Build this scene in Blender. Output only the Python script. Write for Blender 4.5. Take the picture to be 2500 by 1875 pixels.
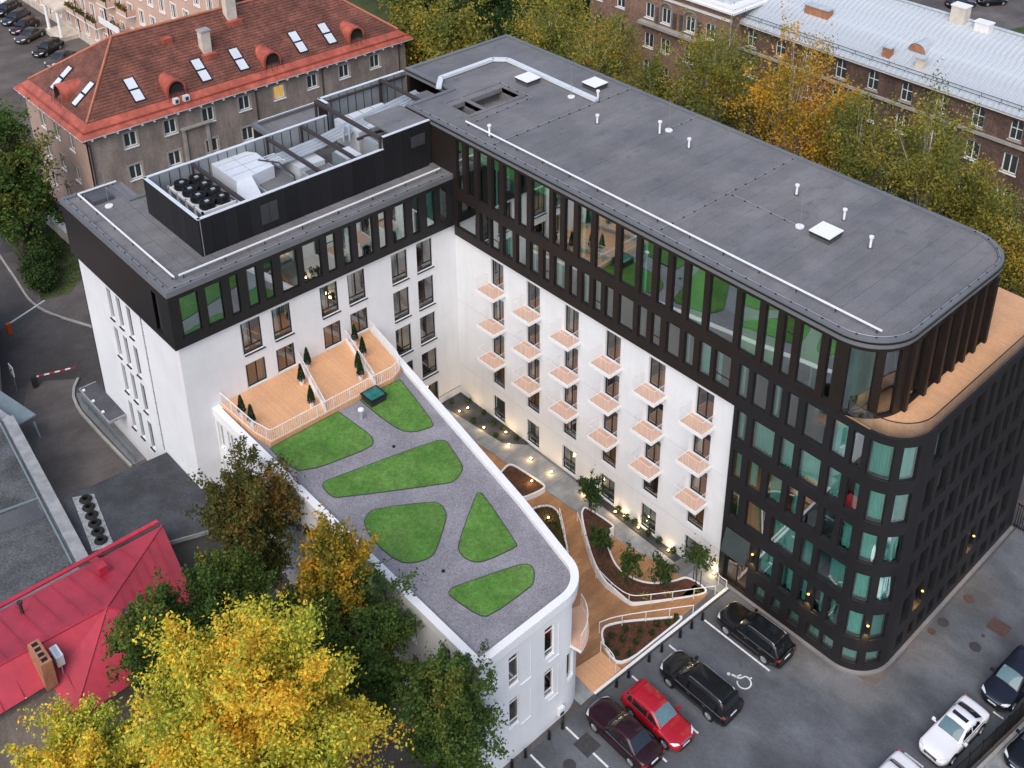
import bpy, math, random
import numpy as np
from mathutils import Matrix, Vector
for _o in list(bpy.data.objects): bpy.data.objects.remove(_o, do_unlink=True)
S = bpy.context.scene
C = S.collection
R = math.radians
PI = math.pi
# ---------------------------------------------------------------- camera
cam = bpy.data.cameras.new('camera'); co = bpy.data.objects.new('camera', cam); C.objects.link(co)
rr = Vector((0.699008, 0.714923, 0.016527)); uu = Vector((-0.325425, 0.297432, 0.897571)); ff = Vector((-0.636778, 0.632787, -0.440561))
mw = Matrix.Identity(4)
for i in range(3): mw[i][0] = rr[i]; mw[i][1] = uu[i]; mw[i][2] = -ff[i]
mw[0][3], mw[1][3], mw[2][3] = 58.5907, -45.8143, 61.4411
co.matrix_world = mw
cam.sensor_width = 36; cam.sensor_fit = 'HORIZONTAL'; cam.lens = 40.0538
cam.shift_x = -0.059306; cam.shift_y = -0.256019
cam.clip_start = 1; cam.clip_end = 3000
S.camera = co
# ---------------------------------------------------------------- world and sun: soft overcast evening
SUN_EL, SUN_AZ = R(48), R(300)          # azimuth measured from +X, counter-clockwise: light comes from there
wd = bpy.data.worlds.new('World'); S.world = wd; wd.use_nodes = True
nt = wd.node_tree; bg = nt.nodes['Background']
sk = nt.nodes.new('ShaderNodeTexSky'); sk.sky_type = 'NISHITA'; sk.sun_disc = False
sk.sun_elevation = SUN_EL; sk.sun_rotation = PI/2 - SUN_AZ
sk.air_density = 1.0; sk.dust_density = 2.4; sk.ozone_density = 1.0
nt.links.new(sk.outputs[0], bg.inputs[0]); bg.inputs[1].default_value = 0.15
sl = bpy.data.lights.new('sun', 'SUN'); sl.energy = 1.25; sl.angle = R(60); sl.color = (1.0, 0.95, 0.89)
so = bpy.data.objects.new('sun', sl); C.objects.link(so)
sd = Vector((math.cos(SUN_EL)*math.cos(SUN_AZ), math.cos(SUN_EL)*math.sin(SUN_AZ), math.sin(SUN_EL)))
so.rotation_euler = sd.to_track_quat('Z', 'Y').to_euler(); so.location = (0, 0, 120)
S.view_settings.view_transform = 'Standard'; S.view_settings.look = 'None'
S.view_settings.exposure = 0.50; S.view_settings.gamma = 1.0; S.view_settings.use_curve_mapping = False
S.render.resolution_x, S.render.resolution_y = 1024, 768
# ---------------------------------------------------------------- materials
MT = {}
def mat(n, col, rough=.7, var=.12, scale=.6, bump=0., bscale=25., metal=0., spec=.4, coat=0., col2=None, detail=5, fine=.06, fscale=18.):
    m = bpy.data.materials.new(n); m.use_nodes = True; t = m.node_tree; b = t.nodes['Principled BSDF']
    b.inputs['Roughness'].default_value = rough; b.inputs['Metallic'].default_value = metal
    b.inputs['Specular IOR Level'].default_value = spec
    if coat: b.inputs['Coat Weight'].default_value = coat; b.inputs['Coat Roughness'].default_value = .05
    tc = t.nodes.new('ShaderNodeTexCoord')
    nz = t.nodes.new('ShaderNodeTexNoise'); nz.inputs['Scale'].default_value = scale; nz.inputs['Detail'].default_value = detail; nz.inputs['Roughness'].default_value = .6
    t.links.new(tc.outputs['Object'], nz.inputs['Vector'])
    rp = t.nodes.new('ShaderNodeValToRGB'); e = rp.color_ramp.elements
    c2 = col2 if col2 else tuple(min(1, c*(1+var)) for c in col)
    c1 = col if col2 else tuple(c*(1-var) for c in col)
    e[0].position = .34; e[1].position = .66; e[0].color = (*c1, 1); e[1].color = (*c2, 1)
    t.links.new(nz.outputs['Fac'], rp.inputs['Fac'])
    out = rp.outputs['Color']
    if fine:
        n2 = t.nodes.new('ShaderNodeTexNoise'); n2.inputs['Scale'].default_value = fscale; n2.inputs['Detail'].default_value = 3
        t.links.new(tc.outputs['Object'], n2.inputs['Vector'])
        mr = t.nodes.new('ShaderNodeMapRange'); mr.inputs[1].default_value = .3; mr.inputs[2].default_value = .7
        mr.inputs[3].default_value = 1-fine*2; mr.inputs[4].default_value = 1+fine*2
        t.links.new(n2.outputs['Fac'], mr.inputs[0])
        mx = t.nodes.new('ShaderNodeMix'); mx.data_type = 'RGBA'; mx.blend_type = 'MULTIPLY'; mx.inputs[0].default_value = 1
        t.links.new(out, mx.inputs[6]); t.links.new(mr.outputs[0], mx.inputs[7]); out = mx.outputs[2]
    t.links.new(out, b.inputs['Base Color'])
    if bump:
        n3 = t.nodes.new('ShaderNodeTexNoise'); n3.inputs['Scale'].default_value = bscale; n3.inputs['Detail'].default_value = 4
        t.links.new(tc.outputs['Object'], n3.inputs['Vector'])
        bp = t.nodes.new('ShaderNodeBump'); bp.inputs['Strength'].default_value = bump; bp.inputs['Distance'].default_value = .02
        t.links.new(n3.outputs['Fac'], bp.inputs['Height']); t.links.new(bp.outputs['Normal'], b.inputs['Normal'])
    MT[n] = m; return m
def attr_tint(n, amount=.25):
    "multiply the base colour of material n by a per-object random value (piece to piece variation)"
    t = MT[n].node_tree; b = t.nodes['Principled BSDF']; src = b.inputs['Base Color'].links[0].from_socket
    oi = t.nodes.new('ShaderNodeObjectInfo'); mr = t.nodes.new('ShaderNodeMapRange')
    mr.inputs[3].default_value = 1-amount; mr.inputs[4].default_value = 1+amount
    t.links.new(oi.outputs['Random'], mr.inputs[0])
    mx = t.nodes.new('ShaderNodeMix'); mx.data_type = 'RGBA'; mx.blend_type = 'MULTIPLY'; mx.inputs[0].default_value = 1
    t.links.new(src, mx.inputs[6]); t.links.new(mr.outputs[0], mx.inputs[7]); t.links.new(mx.outputs[2], b.inputs['Base Color'])
def stripes(n, axis, period, width, dark, wob=0.):
    "thin joint lines every period metres across the given object axis"
    t = MT[n].node_tree; b = t.nodes['Principled BSDF']; src = b.inputs['Base Color'].links[0].from_socket
    tc = t.nodes.new('ShaderNodeTexCoord'); sx = t.nodes.new('ShaderNodeSeparateXYZ'); t.links.new(tc.outputs['Object'], sx.inputs[0])
    d = t.nodes.new('ShaderNodeMath'); d.operation = 'DIVIDE'; d.inputs[1].default_value = period; t.links.new(sx.outputs['XYZ'.index(axis)], d.inputs[0])
    f = t.nodes.new('ShaderNodeMath'); f.operation = 'FRACT'; t.links.new(d.outputs[0], f.inputs[0])
    g = t.nodes.new('ShaderNodeMath'); g.operation = 'LESS_THAN'; g.inputs[1].default_value = width/period; t.links.new(f.outputs[0], g.inputs[0])
    fl = t.nodes.new('ShaderNodeMath'); fl.operation = 'FLOOR'; t.links.new(d.outputs[0], fl.inputs[0])
    wn = t.nodes.new('ShaderNodeTexWhiteNoise'); wn.noise_dimensions = '1D'; t.links.new(fl.outputs[0], wn.inputs['W'])
    mr = t.nodes.new('ShaderNodeMapRange'); mr.inputs[3].default_value = 1-wob; mr.inputs[4].default_value = 1+wob; t.links.new(wn.outputs['Value'], mr.inputs[0])
    m0 = t.nodes.new('ShaderNodeMix'); m0.data_type = 'RGBA'; m0.blend_type = 'MULTIPLY'; m0.inputs[0].default_value = 1
    t.links.new(src, m0.inputs[6]); t.links.new(mr.outputs[0], m0.inputs[7])
    mx = t.nodes.new('ShaderNodeMix'); mx.data_type = 'RGBA'; mx.blend_type = 'MULTIPLY'
    t.links.new(g.outputs[0], mx.inputs[0]); t.links.new(m0.outputs[2], mx.inputs[6]); mx.inputs[7].default_value = (dark, dark, dark, 1)
    t.links.new(mx.outputs[2], b.inputs['Base Color'])
def weather(n, lo, hi, scale, p0=.42, p1=.62, detail=6):
    "stains with a shape of their own: multiply the base colour by stretched noise"
    t = MT[n].node_tree; b = t.nodes['Principled BSDF']; src = b.inputs['Base Color'].links[0].from_socket
    tc = t.nodes.new('ShaderNodeTexCoord'); mp = t.nodes.new('ShaderNodeMapping'); mp.inputs['Scale'].default_value = scale; t.links.new(tc.outputs['Object'], mp.inputs[0])
    nz = t.nodes.new('ShaderNodeTexNoise'); nz.inputs['Scale'].default_value = 1; nz.inputs['Detail'].default_value = detail; nz.inputs['Roughness'].default_value = .65; t.links.new(mp.outputs[0], nz.inputs['Vector'])
    mr = t.nodes.new('ShaderNodeMapRange'); mr.inputs[1].default_value = p0; mr.inputs[2].default_value = p1; mr.inputs[3].default_value = lo; mr.inputs[4].default_value = hi; t.links.new(nz.outputs['Fac'], mr.inputs[0])
    mx = t.nodes.new('ShaderNodeMix'); mx.data_type = 'RGBA'; mx.blend_type = 'MULTIPLY'; mx.inputs[0].default_value = 1
    t.links.new(src, mx.inputs[6]); t.links.new(mr.outputs[0], mx.inputs[7]); t.links.new(mx.outputs[2], b.inputs['Base Color'])
def glassmat(n, tint, refl=.3, gcol=(1, 1, 1), rough=.0):
    m = bpy.data.materials.new(n); m.use_nodes = True; t = m.node_tree; t.nodes.clear()
    o = t.nodes.new('ShaderNodeOutputMaterial'); g = t.nodes.new('ShaderNodeBsdfGlossy'); g.inputs['Roughness'].default_value = rough; g.inputs['Color'].default_value = (*gcol, 1)
    tr = t.nodes.new('ShaderNodeBsdfTransparent'); tr.inputs['Color'].default_value = (*tint, 1)
    fr = t.nodes.new('ShaderNodeFresnel'); fr.inputs['IOR'].default_value = 1.5
    mp = t.nodes.new('ShaderNodeMapRange'); mp.inputs[1].default_value = .04; mp.inputs[2].default_value = .6; mp.inputs[3].default_value = refl; mp.inputs[4].default_value = 1
    t.links.new(fr.outputs[0], mp.inputs[0])
    tc = t.nodes.new('ShaderNodeTexCoord'); nz = t.nodes.new('ShaderNodeTexNoise'); nz.inputs['Scale'].default_value = .35; t.links.new(tc.outputs['Object'], nz.inputs['Vector'])
    bp = t.nodes.new('ShaderNodeBump'); bp.inputs['Strength'].default_value = .04; t.links.new(nz.outputs['Fac'], bp.inputs['Height']); t.links.new(bp.outputs[0], g.inputs['Normal'])
    mx = t.nodes.new('ShaderNodeMixShader'); t.links.new(mp.outputs[0], mx.inputs[0]); t.links.new(tr.outputs[0], mx.inputs[1]); t.links.new(g.outputs[0], mx.inputs[2]); t.links.new(mx.outputs[0], o.inputs[0])
    MT[n] = m; return m
def emis(n, col, st):
    m = bpy.data.materials.new(n); m.use_nodes = True; t = m.node_tree; t.nodes.clear()
    o = t.nodes.new('ShaderNodeOutputMaterial'); e = t.nodes.new('ShaderNodeEmission'); e.inputs[0].default_value = (*col, 1); e.inputs[1].default_value = st
    t.links.new(e.outputs[0], o.inputs[0]); MT[n] = m; return m
mat('white_render', (.745, .755, .770), .8, .04, .22, fine=.012, bump=.05, bscale=60)
mat('white_paint', (.82, .82, .82), .45, .02, 1)
mat('pink_white', (.80, .76, .74), .5, .03, 1)
mat('dark_clad', (.0165, .0112, .0096), .5, .10, .8, spec=.35, fine=.05, fscale=5)
mat('black_clad', (.0125, .0125, .0145), .5, .12, .5, spec=.35, fine=.05, fscale=5); attr_tint('black_clad', .22)
mat('dark_frame', (.012, .013, .015), .4, .1, 2)
mat('black_band', (.0135, .0130, .0148), .5, .1, .8, spec=.35)
mat('lining_grey', (.30, .32, .335), .5, .1, .6, metal=.2)
mat('louvre', (.045, .045, .052), .6, .1, 1)
mat('bitumen', (.150, .151, .160), .9, .16, .16, col2=(.205, .198, .200), bump=.12, bscale=40, fine=.06, fscale=9, spec=.2, detail=8); attr_tint('bitumen', .03)
mat('bitumen_dark', (.085, .088, .096), .9, .2, .25, bump=.12, bscale=40, fine=.08, fscale=9, spec=.2)
mat('parapet_metal', (.145, .150, .160), .55, .1, .4, metal=.0)
mat('room_wall', (.42, .40, .37), .9, .05, .5)
mat('room_floor', (.18, .10, .055), .7, .15, .5)
mat('room_ceiling', (.6, .6, .58), .9, .03, .5)
mat('curtain', (.78, .78, .74), .9, .06, 1); attr_tint('curtain', .12)
mat('curtain_brown', (.36, .27, .19), .9, .08, 1); attr_tint('curtain_brown', .2)
mat('galv', (.52, .55, .58), .42, .10, .5, metal=.45, fine=.04)
mat('galv_white', (.66, .69, .72), .5, .05, .6, metal=.1)
mat('steel_brown', (.045, .033, .032), .6, .15, .6)
mat('steel_dark', (.03, .03, .033), .6, .1, 1)
mat('fan_black', (.008, .008, .009), .45, .1, 2)
mat('wood_deck', (.56, .31, .15), .75, .10, .5, fine=.05, fscale=7); stripes('wood_deck', 'Y', .14, .016, .62, .05)
mat('wood_deck_x', (.46, .235, .105), .75, .12, .5, fine=.05, fscale=7); stripes('wood_deck_x', 'X', .14, .018, .6, .07)
mat('balcony_floor', (.60, .37, .26), .75, .08, .8, fine=.04)
mat('gravel', (.26, .25, .275), .95, .20, 11, fine=.22, fscale=30, bump=.8, bscale=26, detail=7)
mat('turf', (.095, .245, .040), .95, .0, .5, col2=(.145, .285, .062), fine=.12, fscale=14, bump=.6, bscale=40)
mat('asphalt', (.076, .070, .068), .9, .2, .16, bump=.25, bscale=35, fine=.12, fscale=11, detail=10)
mat('asphalt_old', (.115, .101, .095), .9, .28, .12, bump=.2, bscale=30, fine=.05, fscale=6, detail=10)
mat('parking_pavement', (.118, .126, .140), .8, .30, .16, bump=.15, bscale=30, fine=.05, fscale=6, detail=12)
mat('concrete', (.30, .31, .315), .85, .14, .5, bump=.1, bscale=20, fine=.07)
mat('concrete_dark', (.17, .175, .18), .85, .16, .5, bump=.1, bscale=20, fine=.07)
mat('kerb_stone', (.34, .33, .31), .85, .14, .8)
mat('bark_mulch', (.085, .036, .020), .95, .32, 3, fine=.2, fscale=12, bump=.6, bscale=14)
mat('soil_and_shade', (.055, .045, .036), .95, .3, .3, fine=.1)
mat('grass', (.040, .062, .018), .95, .0, .3, col2=(.075, .095, .03), fine=.15, fscale=6, bump=.5, bscale=14)
mat('road_paint', (.72, .72, .71), .7, .08, 3, fine=.1, fscale=9)
mat('iron', (.05, .048, .05), .7, .2, 4)
mat('iron_rust', (.085, .05, .042), .8, .2, 3)
mat('red_tile', (.185, .070, .048), .75, .22, .5, fine=.13, fscale=6, bump=.2); 
mat('red_sheet', (.43, .105, .068), .5, .16, .5, fine=.05)
mat('crimson_sheet', (.45, .036, .064), .5, .12, .35, fine=.05)
mat('grey_render', (.285, .240, .212), .9, .13, .35, fine=.07, fscale=6)
mat('pinkish_render', (.42, .295, .245), .9, .12, .35, fine=.06)
mat('pink_render', (.60, .40, .31), .9, .08, .35, fine=.05)
mat('stone_trim', (.34, .32, .29), .85, .15, .8)
mat('brick_brown', (.125, .080, .064), .9, .18, .5, fine=.16, fscale=5)
mat('brick_pale', (.24, .150, .112), .9, .14, .5, fine=.14, fscale=5)
mat('zinc_roof', (.56, .60, .63), .45, .10, .22, metal=.15, fine=.03)
mat('chimney_plaster', (.58, .52, .44), .9, .15, 1)
mat('chimney_brick', (.36, .16, .09), .9, .2, 2)
mat('old_roofing', (.095, .099, .104), .95, .22, .3, fine=.2, fscale=7, bump=.4, bscale=14, detail=9)
mat('blue_steel', (.17, .22, .24), .6, .1, 1)
mat('garage_roof', (.052, .055, .062), .9, .25, .25, fine=.1, fscale=8)
mat('pale_gravel', (.30, .31, .32), .95, .25, 2.2, fine=.2, fscale=9)
mat('rubber', (.012, .012, .012), .75, .1, 4)
mat('rim', (.42, .43, .45), .35, .05, 3, metal=.7)
mat('chrome', (.6, .61, .63), .2, .03, 3, metal=.9)
mat('plate_white', (.78, .78, .78), .5, .02, 3)
mat('head_lamp', (.62, .65, .68), .12, .05, 6, spec=.8)
mat('tail_lamp', (.35, .012, .012), .15, .1, 6, spec=.7)
mat('car_glass', (.012, .016, .019), .04, .1, 1, spec=.9)
mat('car_glass_pale', (.10, .17, .19), .05, .1, 1, spec=.9)
for _n, _c in dict(paint_black=(.006, .006, .007), paint_red=(.36, .006, .016), paint_burgundy=(.022, .004, .007), paint_white=(.80, .80, .82), paint_navy=(.012, .015, .026), paint_grey=(.05, .052, .055), paint_silver=(.35, .36, .38)).items():
    mat(_n, _c, .3, .05, .8, spec=.35, coat=.35 if max(_c) < .1 else .6, fine=.0)
mat('teal_solid', (.03, .17, .15), .08, .3, 1.2, spec=.8)
mat('shrub_leaf_flat', (.035, .055, .012), .9, .0, 1.2, col2=(.10, .10, .02))
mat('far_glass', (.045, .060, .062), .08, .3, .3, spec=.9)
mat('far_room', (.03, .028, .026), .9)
mat('ridge_tile', (.42, .15, .085), .75, .15, .8)
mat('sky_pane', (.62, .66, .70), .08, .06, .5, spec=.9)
mat('canopy_grey', (.045, .058, .058), .35, .1, 1)
mat('terracotta_white', (.72, .71, .69), .6, .05, 2)
mat('bark', (.060, .046, .036), .95, .3, 2, bump=.6, bscale=10)
mat('birch_bark', (.42, .40, .37), .9, .4, 3)
mat('orange_plastic', (.62, .10, .02), .5, .05, 2)
mat('sign_blue', (.30, .42, .45), .5, .1, 2)
mat('red_paint', (.5, .02, .02), .5, .05, 2)
mat('wire', (.35, .35, .36), .5, .05, 3, metal=.3)
glassmat('glass_teal', (.42, .93, .84), .38, (.95, 1, .98))
glassmat('glass_neutral', (.80, .86, .84), .22)
glassmat('glass_clear', (.86, .90, .88), .08)
glassmat('glass_roof', (.50, .75, .70), .45)
emis('lamp_glow', (1.0, .66, .30), 14)
emis('sconce_glow', (1.0, .60, .18), 2)
emis('room_glow', (1.0, .70, .32), 1.6)
emis('lit_pane', (1.0, .55, .12), .45)

weather('white_render', .955, 1.0, (1.6, 1.6, .12), .34, .5); weather('white_render', .965, 1.0, (.5, .5, .5))
weather('bitumen', .86, 1.06, (.5, .28, 1)); weather('bitumen', .80, 1.0, (.9, .9, 1), .30, .40)
weather('parking_pavement', .72, 1.08, (.22, .35, 1)); weather('parking_pavement', .45, 1.0, (1.1, 1.3, 1), .27, .33); weather('asphalt_old', .75, 1.1, (.3, .2, 1)); weather('asphalt', .8, 1.1, (.3, .3, 1))
weather('crimson_sheet', .92, 1.04, (.7, 1.6, .4)); weather('crimson_sheet', .86, 1.0, (1.6, 2.5, 2), .28, .38); weather('red_sheet', .75, 1.1, (1.2, 1.2, .4)); weather('red_tile', .7, 1.15, (.5, .5, .8)); weather('red_tile', .9, 1.05, (3, 3, 3))
weather('wood_deck', .93, 1.04, (.5, 1.5, 1)); weather('wood_deck_x', .78, 1.06, (1.2, .5, 1)); weather('turf', .84, 1.10, (.55, .7, 1)); weather('turf', .8, 1.05, (3, 3, 1)); weather('zinc_roof', .85, 1.06, (1.5, .25, .3)); weather('gravel', .86, 1.08, (.5, .5, 1)); weather('grey_render', .78, 1.08, (.8, .8, .25)); weather('brick_brown', .75, 1.12, (.8, .8, .3)); weather('concrete', .78, 1.08, (.9, .9, 1)); weather('old_roofing', .7, 1.12, (.5, .5, 1)); weather('garage_roof', .75, 1.15, (.6, .6, 1))
mat('green_blind', (.75, .56, .27), .9, .05, 1); mat('teal_blind', (.42, .30, .27), .9, .05, 1)
mat('deck_pale', (.68, .375, .20), .75, .06, .5, fine=.04, fscale=7); stripes('deck_pale', 'Y', .14, .014, .75, .04)
# ---------------------------------------------------------------- mesh helpers
class MB:
    def __init__(s): s.v = []; s.f = []; s.m = []
    def add(s, vs, fs, mi=0):
        o = len(s.v); s.v += [tuple(map(float, p)) for p in vs]; s.f += [tuple(i+o for i in f) for f in fs]; s.m += [mi]*len(fs); return s
    def box(s, x0, y0, z0, x1, y1, z1, mi=0):
        return s.add([(x0,y0,z0),(x1,y0,z0),(x1,y1,z0),(x0,y1,z0),(x0,y0,z1),(x1,y0,z1),(x1,y1,z1),(x0,y1,z1)],
                     [(3,2,1,0),(4,5,6,7),(0,1,5,4),(1,2,6,5),(2,3,7,6),(3,0,4,7)], mi)
    def obox(s, c, a, b, z0, z1, ang, mi=0):
        ca, sa = math.cos(ang), math.sin(ang)
        q = [(c[0]+x*ca-y*sa, c[1]+x*sa+y*ca) for x, y in ((-a,-b),(a,-b),(a,b),(-a,b))]
        return s.prism(q, z0, z1, mi)
    def prism(s, poly, z0, z1, mi=0):
        n = len(poly)
        A = sum(poly[i][0]*poly[(i+1)%n][1]-poly[(i+1)%n][0]*poly[i][1] for i in range(n))
        if A < 0: poly = poly[::-1]
        v = [(x,y,z0) for x,y in poly]+[(x,y,z1) for x,y in poly]
        return s.add(v, [tuple(range(n-1,-1,-1)), tuple(range(n,2*n))]+[(i,(i+1)%n,n+(i+1)%n,n+i) for i in range(n)], mi)
    def bar(s, p, q, w, h=None, mi=0):
        "rectangular bar between two points"
        h = h or w; p, q = Vector(p), Vector(q); d = (q-p).normalized()
        up = Vector((0,0,1)) if abs(d.z) < .95 else Vector((1,0,0))
        a = d.cross(up).normalized()*w/2; b = a.cross(d).normalized()*h/2
        v = [p-a-b,p+a-b,p+a+b,p-a+b,q-a-b,q+a-b,q+a+b,q-a+b]
        return s.add(v, [(0,1,2,3),(7,6,5,4),(4,5,1,0),(5,6,2,1),(6,7,3,2),(7,4,0,3)], mi)
    def tube(s, pts, r, n=6, mi=0, cap=True):
        pts = [Vector(p) for p in pts]; k = len(pts); rs = r if hasattr(r, '__len__') else [r]*k
        v = []; pu = None
        for i, p in enumerate(pts):
            d = (pts[min(i+1,k-1)]-pts[max(i-1,0)]).normalized()
            up = pu if pu is not None else (Vector((0,0,1)) if abs(d.z) < .9 else Vector((1,0,0)))
            a = d.cross(up)
            if a.length < 1e-6: a = d.cross(Vector((0,1,0)))
            a.normalize(); b = a.cross(d).normalized(); pu = b
            for j in range(n):
                t = 2*PI*j/n; v.append(p+(a*math.cos(t)+b*math.sin(t))*rs[i])
        f = [(i*n+j, i*n+(j+1)%n, (i+1)*n+(j+1)%n, (i+1)*n+j) for i in range(k-1) for j in range(n)]
        if cap: f += [tuple(range(n-1,-1,-1)), tuple(range((k-1)*n, k*n))]
        return s.add(v, f, mi)
    def cyl(s, c, r, z0, z1, n=12, r2=None, mi=0):
        r2 = r if r2 is None else r2
        v = [(c[0]+r*math.cos(2*PI*i/n), c[1]+r*math.sin(2*PI*i/n), z0) for i in range(n)]+[(c[0]+r2*math.cos(2*PI*i/n), c[1]+r2*math.sin(2*PI*i/n), z1) for i in range(n)]
        return s.add(v, [tuple(range(n-1,-1,-1)), tuple(range(n,2*n))]+[(i,(i+1)%n,n+(i+1)%n,n+i) for i in range(n)], mi)
    def lathe(s, c, prof, n=12, mi=0):
        v = []
        for r, z in prof: v += [(c[0]+r*math.cos(2*PI*i/n), c[1]+r*math.sin(2*PI*i/n), c[2]+z) for i in range(n)]
        k = len(prof)
        f = [(i*n+j, i*n+(j+1)%n, (i+1)*n+(j+1)%n, (i+1)*n+j) for i in range(k-1) for j in range(n)]
        f += [tuple(range(n-1,-1,-1)), tuple(range((k-1)*n, k*n))]
        return s.add(v, f, mi)
    def quad(s, a, b, c, d, mi=0): return s.add([a,b,c,d], [(0,1,2,3)], mi)
    def loft(s, rings, close=True, cap=True, mi=0):
        n = len(rings[0]); v = [p for r in rings for p in r]; k = len(rings); m = n if close else n-1
        f = [(i*n+j, i*n+(j+1)%n, (i+1)*n+(j+1)%n, (i+1)*n+j) for i in range(k-1) for j in range(m)]
        if cap and close: f += [tuple(range(n-1,-1,-1)), tuple(range((k-1)*n, k*n))]
        return s.add(v, f, mi)
    def mesh(s, name, mats, smooth=False):
        me = bpy.data.meshes.new(name); me.from_pydata(s.v, [], s.f)
        for m in (mats if isinstance(mats, (list, tuple)) else [mats]): me.materials.append(MT[m])
        if any(s.m): me.polygons.foreach_set('material_index', s.m)
        if smooth: me.polygons.foreach_set('use_smooth', [True]*len(me.polygons))
        me.update(); return me
    def build(s, name, mats, parent=None, smooth=False):
        return obj(name, s.mesh(name, mats, smooth), parent)
def obj(name, me, parent=None, loc=None, rz=None):
    "world-coordinate mesh under its parent (or a local mesh placed with loc / rz in the parent's space)"
    o = bpy.data.objects.new(name, me); C.objects.link(o)
    if parent is not None:
        o.parent = parent
        if loc is None and parent.parent is None and parent.get('_base'): o.location = -Vector(parent['_base'])
    if loc is not None:
        o.location = loc
        if parent is not None and parent.parent is None and parent.get('_base'): o.location = Vector(loc)-Vector(parent['_base'])
    if rz is not None: o.rotation_euler = (0, 0, rz)
    return o
def tag(o, label, cat, group=None):
    o['label'] = label; o['category'] = cat
    if group: o['group'] = group
    return o
def thing(name, label, cat, loc=(0,0,0), group=None):
    o = bpy.data.objects.new(name, None); C.objects.link(o); o.location = loc; o['_base'] = list(loc); o.empty_display_size = .3
    return tag(o, label, cat, group)
def struct(o): o['kind'] = 'structure'; return o
def copy_tree(o, parent=None):
    c = o.copy(); C.objects.link(c); c.parent = parent
    for ch in o.children: copy_tree(ch, c)
    return c
def arc(cx, cy, r, a0, a1, n): return [(cx+r*math.cos(R(a0+(a1-a0)*i/n)), cy+r*math.sin(R(a0+(a1-a0)*i/n))) for i in range(n+1)]
def offset_poly(path, d, closed=False):
    "offset a polyline to the left by d"
    n = len(path); out = []
    for i in range(n):
        if closed: a, b, c = path[i-1], path[i], path[(i+1)%n]
        else: a, b, c = path[max(i-1,0)], path[i], path[min(i+1,n-1)]
        d1 = Vector((b[0]-a[0], b[1]-a[1])); d2 = Vector((c[0]-b[0], c[1]-b[1]))
        if d1.length < 1e-9: d1 = d2
        if d2.length < 1e-9: d2 = d1
        d1.normalize(); d2.normalize(); n1 = Vector((-d1.y, d1.x)); n2 = Vector((-d2.y, d2.x)); m = (n1+n2)
        m = m/max(m.length, 1e-6); k = d/max(m.dot(n1), .3); out.append((b[0]+m.x*k, b[1]+m.y*k))
    return out
class Path:
    def __init__(s, pts):
        s.p = [Vector((x, y)) for x, y in pts]; s.s = [0]
        for a, b in zip(s.p, s.p[1:]): s.s.append(s.s[-1]+(b-a).length)
        s.L = s.s[-1]; s.off = {}
    def at(s, t, d=0):
        i = 0
        while i < len(s.s)-2 and t > s.s[i+1]+1e-9: i += 1
        k = (t-s.s[i])/(s.s[i+1]-s.s[i])
        if d == 0: a, b = s.p[i], s.p[i+1]
        else:
            if d not in s.off: s.off[d] = [Vector(q) for q in offset_poly([tuple(q) for q in s.p], d)]
            a, b = s.off[d][i], s.off[d][i+1]
        return a+(b-a)*k
    def ang(s, t):
        a, b = s.at(max(t-.02, 0)), s.at(min(t+.02, s.L)); return math.atan2(b.y-a.y, b.x-a.x)
def facade(name, path, z0, z1, ops, th, m, parent, cap=True):
    "wall along a path (inside on the left) with real openings (s0, s1, za, zb) and reveals"
    P = path if isinstance(path, Path) else Path(path)
    ss = sorted(set([round(x,4) for x in P.s]+[round(x,4) for o in ops for x in o[:2]])); zs = sorted(set([z0, z1]+[round(z,4) for o in ops for z in o[2:4]]))
    b = MB(); idx = {}
    def V(s, z, d):
        k = (round(s,4), round(z,4), d)
        if k not in idx: q = P.at(s, d); idx[k] = len(b.v); b.v.append((q.x, q.y, z))
        return idx[k]
    for i in range(len(ss)-1):
        for j in range(len(zs)-1):
            s0, s1, a, c = ss[i], ss[i+1], zs[j], zs[j+1]; sm, zm = (s0+s1)/2, (a+c)/2
            if any(o[0]<sm<o[1] and o[2]<zm<o[3] for o in ops): continue
            b.f.append((V(s0,a,0),V(s1,a,0),V(s1,c,0),V(s0,c,0))); b.f.append((V(s1,a,th),V(s0,a,th),V(s0,c,th),V(s1,c,th)))
    for o in ops:
        q = [s for s in ss if o[0]-1e-4 <= s <= o[1]+1e-4]; w = [z for z in zs if o[2]-1e-4 <= z <= o[3]+1e-4]
        for s0, s1 in zip(q, q[1:]):
            if o[2] > z0: b.f.append((V(s0,o[2],0),V(s0,o[2],th),V(s1,o[2],th),V(s1,o[2],0)))
            if o[3] < z1: b.f.append((V(s0,o[3],th),V(s0,o[3],0),V(s1,o[3],0),V(s1,o[3],th)))
        for a, c in zip(w, w[1:]):
            b.f.append((V(o[0],a,0),V(o[0],c,0),V(o[0],c,th),V(o[0],a,th))); b.f.append((V(o[1],a,th),V(o[1],c,th),V(o[1],c,0),V(o[1],a,0)))
    if cap:
        for s0, s1 in zip(ss, ss[1:]):
            b.f.append((V(s0,z1,0),V(s1,z1,0),V(s1,z1,th),V(s0,z1,th))); b.f.append((V(s0,z0,th),V(s1,z0,th),V(s1,z0,0),V(s0,z0,0)))
        for s, fl in ((ss[0],1),(ss[-1],0)):
            q = (V(s,z0,0),V(s,z1,0),V(s,z1,th),V(s,z0,th)); b.f.append(q if fl else q[::-1])
    b.m = [0]*len(b.f)
    return b.build(name, m, parent)
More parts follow.
